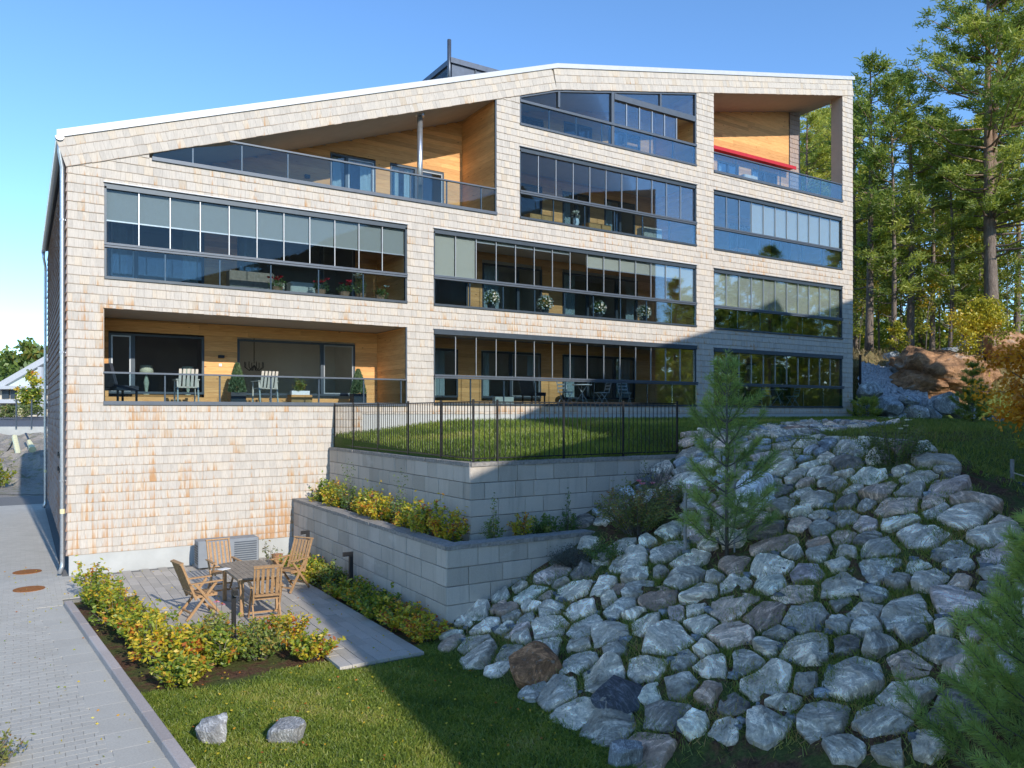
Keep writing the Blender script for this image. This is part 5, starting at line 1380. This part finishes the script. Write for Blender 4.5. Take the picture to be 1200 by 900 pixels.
# ------------------------------------------------------------------ patio furniture
def make_chair():
    t = thing('folding_armchair', '', 'chair', (0,0,0), 0, 'teak folding chairs on the patio')
    for s in (-1, 1):
        x = .265*s
        MB().beam((x,.30,0),(x,-.20,.66),.028,.045).build('leg', M['teak'], t)
        MB().beam((x-.03*s,-.34,0),(x-.03*s,.20,.64),.028,.045).build('leg', M['teak'], t)
        MB().beam((x,-.30,.665),(x,.30,.665),.055,.024).build('armrest', M['teak'], t)
        MB().beam((x-.035*s,-.17,.36),(x-.035*s,-.44,1.06),.028,.04).build('back_post', M['teak'], t)
    MB().beam((-.25,-.435,1.05),(.25,-.435,1.05),.07,.028,(0,-.3,1)).build('top_rail', M['teak'], t)
    MB().beam((-.21,-.235,.50),(.21,-.235,.50),.055,.024,(0,-.3,1)).build('lower_rail', M['teak'], t)
    for i in range(5):
        x = -.17+.085*i; MB().beam((x,-.245,.53),(x,-.43,1.01),.05,.014,(0,1,.3)).build('back_slat', M['teak'], t)
    for i in range(6):
        y = -.18+.075*i; MB().beam((-.225,y,.425+.01*i/5),(.225,y,.425+.01*i/5),.058,.018).build('seat_slat', M['teak'], t)
    for s in (-1,1): MB().beam((.225*s,-.2,.405),(.225*s,.22,.412),.025,.035).build('seat_rail', M['teak'], t)
    MB().beam((-.25,.24,.09),(.25,.24,.09),.03,.03).build('stretcher', M['teak'], t)
    MB().beam((-.22,-.25,.12),(.22,-.25,.12),.03,.03).build('stretcher', M['teak'], t)
    return t
ch = make_chair()
for (x, y, a, lab) in ((1.93,-5.42,-80,'teak folding armchair seen from the side, leftmost at the table'),(2.88,-6.35,-8,'teak folding armchair with its back to the viewer, in front of the table'),
                       (2.72,-3.62,-176,'weathered folding armchair behind the table, facing the viewer'),(3.98,-4.15,122,'teak folding armchair right of the table, turned towards the left')):
    put(ch, (x,y,.01), R(a), lab)
tb_ = thing('garden_table', 'weathered rectangular wooden garden table with curved long sides', 'table', (2.90,-5.15,.01))
n = 9
for i in range(n):
    x = -.43+.86*(i+.5)/n; w_ = .86/n-.006; hl = .95-.12*(x/.43)**2
    m_ = MB(); m_.box(x-w_/2, x+w_/2, -hl, hl, .70, .725); m_.build('table_slat', M['teaktop'], tb_)
for s in (-1,1):
    MB().beam((-.36,.72*s,.66),(.36,.72*s,.66),.03,.07).build('apron', M['teak'], tb_); MB().beam((.36*s,-.70,.66),(.36*s,.70,.66),.03,.07).build('apron', M['teak'], tb_)
    for q in (-1,1): MB().box(.33*s-.035,.33*s+.035,.72*q-.035,.72*q+.035,0,.70).build('leg', M['teak'], tb_)
o = MB().box(-.10,.10,-.07,.07,0,.012).build('paper', M['white']); o.location = (2.45,-4.95,.74); o.rotation_euler = (0,0,.5); tag(o, 'small white sheet on the left part of the garden table', 'paper')
hp = thing('heat_pump', 'grey heat pump unit with grilles against the plinth behind the table', 'heat pump', (3.42,-.70,.01))
MB().bbox(-.72,.72,-.25,.25,.04,.68,.02).build('housing', M['greybox'], hp)
for k in range(9): MB().box(.12,.66,-.262,-.252,.14+k*.055,.165+k*.055).build('louvre', M['rail'], hp)
for k in range(8): MB().box(-.732,-.722,-.18,.18,.12+k*.06,.15+k*.06).build('side_grille', M['black'], hp)
for s in (-1,1): MB().box(.6*s-.06,.6*s+.06,-.2,.2,0,.04).build('foot', M['black'], hp)
po = thing('plant_pot', 'small dark pot with a plant behind the right armchair', 'plant pot', (4.55,-1.1,0)); MB().tube_prof([(.10,0),(.14,.22),(.15,.24),(.12,.235)], (0,0,0), 14).build('pot', M['terracotta'], po)
def bollard():
    t = thing('bollard_lamp', '', 'bollard lamp', (0,0,0), 0, 'black bollard lamps by the patio')
    MB().box(-.04,.04,-.03,.03,0,.93).build('post', M['black'], t); h_ = MB().box(-.17,-.04,-.03,.03,.84,.93).build('lamp_head', M['black'], t)
    MB().box(-.16,-.06,-.025,.025,.834,.84).build('diffuser', M['white'], h_); MB().box(-.07,.07,-.06,.06,-.02,.01).build('foot', M['black'], t); return t
bo = bollard()
for (x, y, lab) in ((2.05,-7.55,'black bollard lamp standing in the front shrub bed before the table'),(4.90,-5.35,'black bollard lamp in the middle of the bed along the lower wall'),(5.05,-2.0,'black bollard lamp in the bed near the house corner')): put(bo, (x,y,-.02), R(90) if y < -7 else 0, lab)
# ------------------------------------------------------------------ balcony furniture
def slat_chair():
    t = thing('slatted_chair', '', 'chair', (0,0,0), 0, 'pale slatted chairs on the open balcony')
    for i in range(5): MB().beam((-.2+.1*i,-.22,.42),(-.2+.1*i,-.36,.88),.065,.018,(0,1,.3)).build('back_slat', M['cream'], t)
    MB().box(-.24,.24,-.22,.25,.40,.43).build('seat', M['cream'], t)
    for s in (-1,1):
        MB().beam((.25*s,.24,0),(.25*s,.2,.6),.035,.035).build('leg', M['cream'], t); MB().beam((.25*s,-.3,0),(.25*s,-.2,.6),.035,.035).build('leg', M['cream'], t); MB().box(.22*s-.04+.03*s,.22*s+.04+.03*s,-.25,.28,.6,.625).build('armrest', M['cream'], t)
    return t
sc = slat_chair()
for (x, y, a, lab) in ((2.75,.95,0,'pale slatted chair on the open balcony below the two table lamps'),(4.78,.95,8,'pale slatted chair on the open balcony right of the first conifer')): put(sc, (x,y,4.06), R(a+0), lab)
def conifer(h, label, x, y, z):
    t = thing('potted_conifer', label, 'potted conifer', (x,y,z)); MB().box(-.2,.2,-.17,.17,0,.30).build('planter', M['pot'], t)
    n = 4200; u = rng.random(n)**.8; a = rng.uniform(0,6.283,n); rr = (1-u)**.7*.24*np.sqrt(rng.random(n))+.02
    C_ = np.stack([np.cos(a)*rr, np.sin(a)*rr, .3+u*h], 1); D = np.stack([np.cos(a)*.5,np.sin(a)*.5,np.ones(n)],1)+rng.normal(0,.3,(n,3))
    obj('foliage', quads('foliage', leaves(C_,D,.04,.012), M['needlefir']), t); return t
conifer(.80,'slim potted conifer before the wooden wall in the middle of the open balcony',4.12,1.3,4.07); conifer(.72,'slim potted conifer at the right end of the open balcony',7.55,1.1,4.07)
pb = shrub('herb_box', .30, .22, 26, 34, M['leafgreen'], 71, .03, label='white box with fresh green herbs on the open balcony', cat='herb box'); pb.location = (5.88,1.35,4.42); MB().box(-.26,.26,-.09,.09,-.10,.02).build('box', M['white'], pb)
MB().box(-.3,.3,-.2,.2,-.36,-.10).build('stand', M['cabinet'], pb)
def lamp(x, lab):
    t = thing('table_lamp', lab, 'table lamp', (x,2.75,4.30), 0, 'table lamps behind the balcony window')
    MB().tube_prof([(.07,0),(.08,.03),(.03,.06),(.05,.2),(.075,.34),(.04,.5),(.015,.56),(.015,.62)], (0,0,0), 12).build('base', M['leafgreen'] if False else M['lampshade'], t, smooth=True)
    MB().tube_prof([(.20,.58),(.15,.82),(.145,.82),(.195,.58)], (0,0,0), 18).build('lamp_shade', M['lampshade'], t, smooth=True)
lamp(2.02,'left one of two table lamps with green shades behind the balcony window'); lamp(3.10,'right one of two table lamps with green shades behind the balcony window')
cl_ = thing('chandelier', 'dark branched chandelier behind the wide balcony window', 'chandelier', (5.05,3.2,5.0)); b = MB(); b.tube([(0,0,.3),(0,0,1.1)], .012, 6)
for k in range(8):
    a = k*.785; b.tube([(0,0,.25),(math.cos(a)*.15,math.sin(a)*.15,.08),(math.cos(a)*.28,math.sin(a)*.28,.18),(math.cos(a)*.28,math.sin(a)*.28,.34)], .012, 5)
b.build('arms', M['black'], cl_)
def lounge(lab, x, y, z, a):
    t = thing('lounge_chair', lab, 'lounge chair', (x,y,z), R(a)); MB().box(-.3,.3,-.3,.3,.3,.42).build('cushion', M['dkcloth'], t); MB().beam((0,-.28,.38),(0,-.45,.95),.56,.08,(0,1,.3)).build('backrest', M['dkcloth'], t)
    for s in (-1,1):
        for q in (-1,1): MB().box(.27*s-.02,.27*s+.02,.26*q-.02,.26*q+.02,0,.3).build('leg', M['black'], t)
lounge('dark cushioned lounge chair at the left end of the open balcony',1.2,1.0,4.07,-60); lounge('dark folding lounge chair behind the glazing above the lawn',13.9,1.2,4.08,-70)
# long rustic bench behind the railing inside the left window of the open balcony
sb_ = thing('sideboard', 'long low wooden sideboard under the two table lamps', 'sideboard', (2.5,2.85,4.05)); MB().box(-.95,.95,-.2,.2,0,.26).build('body', M['cabinet'], sb_)
fl = [(5.0,.5,'petalr','bushy geranium with one red bloom on the glazed balcony'),(6.15,.35,'petalr','red geranium on the upper left balcony, beside the cream cushions'),(6.85,.35,'petalr','red geranium right of the middle of the upper left balcony'),(7.35,.4,'petalw','tall plant with white roses on the upper left balcony'),(7.95,.4,'petalw','leafy green plant at the right end of the upper left balcony')]
for i, (x, y, pm, lab) in enumerate(fl):
    hh = .5 if i != 3 else .85
    t = shrub('balcony_flowers', hh*.8, .26, 16, 30, M['leafgreen'], 80+i, .03, flowers=(M[pm], 4 if i < 4 else 1, .09), label=lab, cat='flowers', group='flower pots on the upper left balcony'); t.location = (x,y,7.12); MB().tube_prof([(.11,-.08),(.15,.10),(.16,.12)], (0,0,0), 12).build('pot', M['terracotta'], t)
for i, (x, lab) in enumerate(((11.63,'first white flower ball from the left on the middle balcony rail'),(13.69,'second white flower ball from the left on the middle balcony'),(15.94,'third white flower ball from the left on the middle balcony'),(18.01,'rightmost of the four white flower balls on the middle balcony'))):
    t = thing('flower_ball', lab, 'flowers', (x,.22,7.42), 0, 'white flower balls on the middle balcony')
    n = 420; D = nrmz(rng.normal(size=(n,3))); obj('leaves', quads('leaves', leaves(D*.24*rng.uniform(.5,1,(n,1)), D+rng.normal(0,.5,(n,3)), .04, .02), M['leafgreen']), t)
    n = 170; D = nrmz(rng.normal(size=(n,3))); obj('blossoms', quads('blossoms', leaves(D*.27*rng.uniform(.85,1.05,(n,1)), rng.normal(size=(n,3)), .034, .03), M['petalw']), t)
    MB().tube_prof([(.10,-.34),(.15,-.16),(.155,-.15)], (0,0,0), 12).build('pot', M['pot'], t)
def cabinet(lab, x, y, z, w, h_, mat='cabinet', name='cabinet', cat='cabinet'):
    t = thing(name, lab, cat, (x,y,z)); MB().bbox(-w/2,w/2,-.2,.2,.03,h_,.01).build('body', M[mat], t)
    for k in range(2): MB().box(-w/2+.03+k*w/2,-.03+k*w/2,-.212,-.201,.06,h_-.04).build('door', M[mat], t)
    for k in range(2): MB().box(-w*.47+k*w*.94-.02,-w*.47+k*w*.94+.02,-.15,.15,0,.03).build('foot', M['black'], t)
    return t
cabinet('dark wooden box with plank front in the middle of the upper left balcony',4.45,1.2,7.06,1.2,.62,'teaktop')
cabinet('cream cushioned seat on the upper left balcony behind the geraniums',5.9,1.0,7.06,.9,.42,'cream','cushioned_seat','seat'); cabinet('second cream seat left of the geraniums on the upper left balcony',5.0,1.4,7.06,.8,.42,'cream','cushioned_seat','seat')
cabinet('orange wooden sideboard on the second balcony from the top, left one',13.9,.9,10.06,.95,.42); cabinet('orange wooden sideboard on the second balcony from the top, middle one',16.4,.9,10.06,1.0,.42)
cabinet('pale panel and sideboard on the second balcony from the top, right one',18.9,.9,10.06,.9,.6,'cream'); cabinet('small orange cabinet behind the top floor glazing',17.9,.9,13.06,.5,.55)
va = thing('vase', 'white vase with flowers on the second balcony from the top', 'vase', (15.25,.6,10.06)); MB().tube_prof([(.06,0),(.07,.05),(.04,.12),(.12,.3),(.10,.42),(.06,.45)], (0,0,0), 14).build('body', M['white'], va, smooth=True)
n = 60; D = nrmz(rng.normal(size=(n,3))+[0,0,.6]); obj('blossoms', quads('blossoms', leaves(D*.14+[0,0,.55], D, .05, .03), M['petalw']), va)
cabinet('orange sideboard behind the small right balcony, third floor',24.0,1.1,10.05,.9,.45); cabinet('orange cabinet with dark items behind the right balcony, second floor',24.4,1.0,7.04,1.0,.55)
cabinet('pale cabinet with two round ornaments on the roof terrace beside the corner post',24.6,1.2,13.0,.8,.62,'cream')
def bistro_chair(): 
    t = thing('bistro_chair', '', 'chair', (0,0,0), 0, 'white bistro chairs on the ground floor balconies'); MB().box(-.2,.2,-.2,.2,.43,.46).build('seat', M['white'], t)
    for s in (-1,1):
        MB().beam((.18*s,.2,0),(.18*s,-.12,.45),.02,.02).build('leg', M['white'], t); MB().beam((.18*s,-.22,0),(.18*s,.14,.45),.02,.02).build('leg', M['white'], t); MB().beam((.18*s,-.18,.45),(.18*s,-.3,.88),.02,.02).build('back_post', M['white'], t)
    for k in range(3): MB().beam((-.18,-.22-.035*k,.58+.12*k),(.18,-.22-.035*k,.58+.12*k),.012,.05).build('back_slat', M['white'], t)
    return t
def bistro_table(x, y, z, lab):
    t = thing('bistro_table', lab, 'table', (x,y,z)); MB().tube_prof([(.36,.70),(.36,.725),(.35,.73)], (0,0,0), 22).build('table_top', M['white'], t)
    for k in range(3): a = k*2.09; MB().beam((math.cos(a)*.32,math.sin(a)*.32,0),(-math.cos(a)*.2,-math.sin(a)*.2,.70),.02,.02).build('leg', M['white'], t)
bc = bistro_chair(); 
bistro_table(15.9,1.1,4.08,'white folding table behind the glazing above the lawn'); bistro_table(26.3,1.0,4.07,'white bistro table on the right ground floor balcony')
for (x, y, z, a, lab) in ((15.1,1.0,4.08,-70,'white folding chair left of the table behind the glazing above the lawn'),(16.8,1.1,4.08,80,'white folding chair right of the table behind the glazing above the lawn'),(17.7,.9,4.08,160,'white folding chair farthest right behind the glazing above the lawn'),
                          (25.4,.9,4.07,-60,'white chair left of the bistro table on the right ground floor balcony'),(27.2,1.0,4.07,75,'white chair right of the bistro table on the right ground floor balcony')): put(bc, (x,y,z), R(a), lab)
wb = thing('wicker_basket', 'wicker basket behind the right ground floor railing', 'basket', (24.3,.8,4.06)); MB().tube_prof([(.18,0),(.28,.28),(.29,.30),(.26,.29)], (0,0,0), 16).build('basket', M['terracotta'], wb)
wb = MB().bbox(-.35,.35,-.1,.1,0,.22).build('rolled_blanket', M['cream'], None, (12.3,.6,4.1)); tag(wb, 'pale rolled blanket on the balcony edge above the lawn', 'blanket')
# ------------------------------------------------------------------ far left: street, buildings, trees, site
def fb(a, b_): return Vector(a), Vector(b_)
rt = Vector((.845,-.5347,0)); fw = Vector((.5347,.845,0))
FBd = thing('far_building', 'distant white building with long sloping roof beyond the street on the left', 'building', (0,0,0))
def slab(name, px0, py0, px1, py1, t, dep, mat, parent, py0b=None):
    """quad facing the viewpoint direction at distance t with real depth; py0b = top at right end"""
    a, c_ = at(px0,0,t), at(px1,0,t); z = lambda py: CAM.z+(483.3-py)/910.3*t
    v = []
    for (p, top) in ((a, py0), (c_, py0 if py0b is None else py0b)):
        bot = py1 if not isinstance(py1, tuple) else (py1[0] if p is a else py1[1])
        for k in (0, dep): q = p+fw*k; v += [(q.x,q.y,z(bot)),(q.x,q.y,z(top))]
    m_ = MB().add(v, [(0,4,5,1),(2,3,7,6),(1,5,7,3),(0,2,6,4),(0,1,3,2),(4,6,7,5)]); return m_.build(name, M[mat], parent)
T0 = 115
slab('wall', -60,455,75,488,T0+1.2,12,'cream',FBd); slab('roof', -60,492-10,75,(492+5-8,412),T0,14,'flash',FBd,py0b=404) 
slab('gable_glazing', -10,(0) if False else 452,47,456,T0+.8,.3,'glasswin',FBd)
slab('floor_band', -60,452,60,456,T0-.3,2,'flash',FBd); slab('floor_band', -60,468,60,472.5,T0-.3,2,'flash',FBd)
slab('gable_wall', 2,(447),46,452,T0+.6,.4,'curtain',FBd,py0b=432); 
for (a, c_) in ((2,10),(12,18),(34,44),(-20,-4)): slab('window', a,457,c_,467,T0+.9,.3,'frame',FBd); slab('window', a,474,c_,485,T0+.9,.3,'frame',FBd)
for (a, c_) in ((20,27),): slab('yellow_panel', a,457,c_,467.5,T0+.9,.3,'yellow',FBd); slab('yellow_panel', a,473.5,c_+6,486,T0+.9,.3,'yellow',FBd)
slab('column', 44,430,48.5,488,T0-.5,.5,'flash',FBd)
st_ = MB(); 
def zg(py, t): return CAM.z+(483.3-py)/910.3*t
road = MB(); pts_ = [(-160,488.5,118),(200,488.5,118),(200,503,62),(-160,503,62)]
ps = [at(px,py,t) for px,py,t in pts_]
road.add([tuple(p) for p in ps]+[tuple(p-Vector((0,0,.3))) for p in ps], [(3,2,1,0),(4,5,6,7),(0,1,5,4),(2,3,7,6),(1,2,6,5),(3,0,4,7)])
o = road.build('street', M['asphalt']); tag(o, 'distant grey street rising at the left', kind='structure')
gr_ = thing('roadside_barrier', 'pale concrete barrier with thin posts along the distant street', 'barrier', (0,0,0))
slab('barrier', -80,500,60,511,60,.4,'plinth',gr_)
for px in (-10,18,36): slab('post', px,468,px+1.2,502,59.8,.08,'rail',gr_)
# raw ground mound between driveway and street
mo = []; rr2 = np.random.default_rng(3)
nx2, ny2 = 40, 44; XX, TT = np.meshgrid(np.linspace(-160,150,nx2), np.linspace(36,60,ny2))
PX = CAM.x+.845*((XX-600)/910.3*TT)+.5347*TT; PY = CAM.y-.5347*((XX-600)/910.3*TT)+.845*TT
ZZ = .06+ sm(39,47,TT)*1.15+sm(47,59,TT)*.9 + rr2.normal(0,.09,XX.shape)*sm(39,41,TT)+.18*np.sin(XX*.11+TT*.9)*sm(39,42,TT)
i2 = np.arange(ny2-1)[:,None]*nx2+np.arange(nx2-1)[None,:]
o = obj('bare_ground', npmesh('bare_ground', np.stack([PX.ravel(),PY.ravel(),ZZ.ravel()-.05],1), np.stack([i2,i2+1,i2+1+nx2,i2+nx2],-1).reshape(-1,4), M['ground'], {'soil': np.zeros(nx2*ny2), 'litter': np.zeros(nx2*ny2), 'dirt': np.ones(nx2*ny2)})); tag(o, 'raw stony ground between driveway and street', kind='structure')
pa = [at(17,512,50), at(21,530,48), at(22,545,46), at(16,556,44)]
o = MB().tube(pa, .16, 8).build('yellow_pipe', M['yellow']); tag(o, 'curved pale yellow pipe sticking out of the raw ground', 'pipe')
pa = [at(34,517,50), at(38,527,49)]
o = MB().tube(pa, [.12,.22], 8).build('yellow_pipe', M['yellow']); tag(o, 'short pale yellow pipe end right of the curved one', 'pipe')
o = MB().tube([at(-2,530,49),at(6,532,48.5),at(12,524,49),at(15,517,50)], .05, 6).build('cable', M['black']); tag(o, 'black cable lying on the raw ground', 'cable')
o = MB().tube([at(30,508,52),at(36,520,50)], .06, 6).build('cable', M['black']); tag(o, 'short black cable end at the second yellow pipe', 'cable')
ot = tree_leafy('autumn_tree', 'small autumn-coloured tree before the distant building', 'tree', 5.8, .08, 2.0, 331, 1500, .22, 'leafmix', .15); p = at(35,487,104); ot.location = p
for i, (px, t, s, lab) in enumerate(((30,150,1.6,'round green tree rising behind the distant white building'),(6,160,1.3,'green treetop behind the distant building at the left edge'),(16,165,1.1,'small treetop between the two behind the distant building'))):
    f_ = tree_leafy('distant_tree', lab, 'tree', 9, .2, 4.2, 340+i, 1600, .45, 'leafgreen', .2); p = at(px,487,t); f_.location = (p.x,p.y,p.z); f_.scale = (s*.85,s*.85,s*.95 if i == 0 else s)
for k, (px, t) in enumerate(((8,98),(14,97),(30,96),(44,97),(2,99))):
    f_ = tree_leafy('roadside_bush', 'dry roadside bush by the distant building, %s from the left' % rnk[[4,0,1,2,3][k] if False else sorted((8,14,30,44,2)).index(px)], 'bush', 1.3, .04, 1.1, 350+k, 300, .16, 'leafrose', .0, group='roadside bushes'); f_.location = at(px,489,t)
lb_ = shrub('leafy_plant', .6, .5, 20, 30, M['birchleaf'], 72, .06, label='yellow-green plant at the left picture edge beside the driveway', cat='plant'); p = at(-4,572,39); lb_.location = (p.x,p.y,0); lb_.scale = (2,2,2)
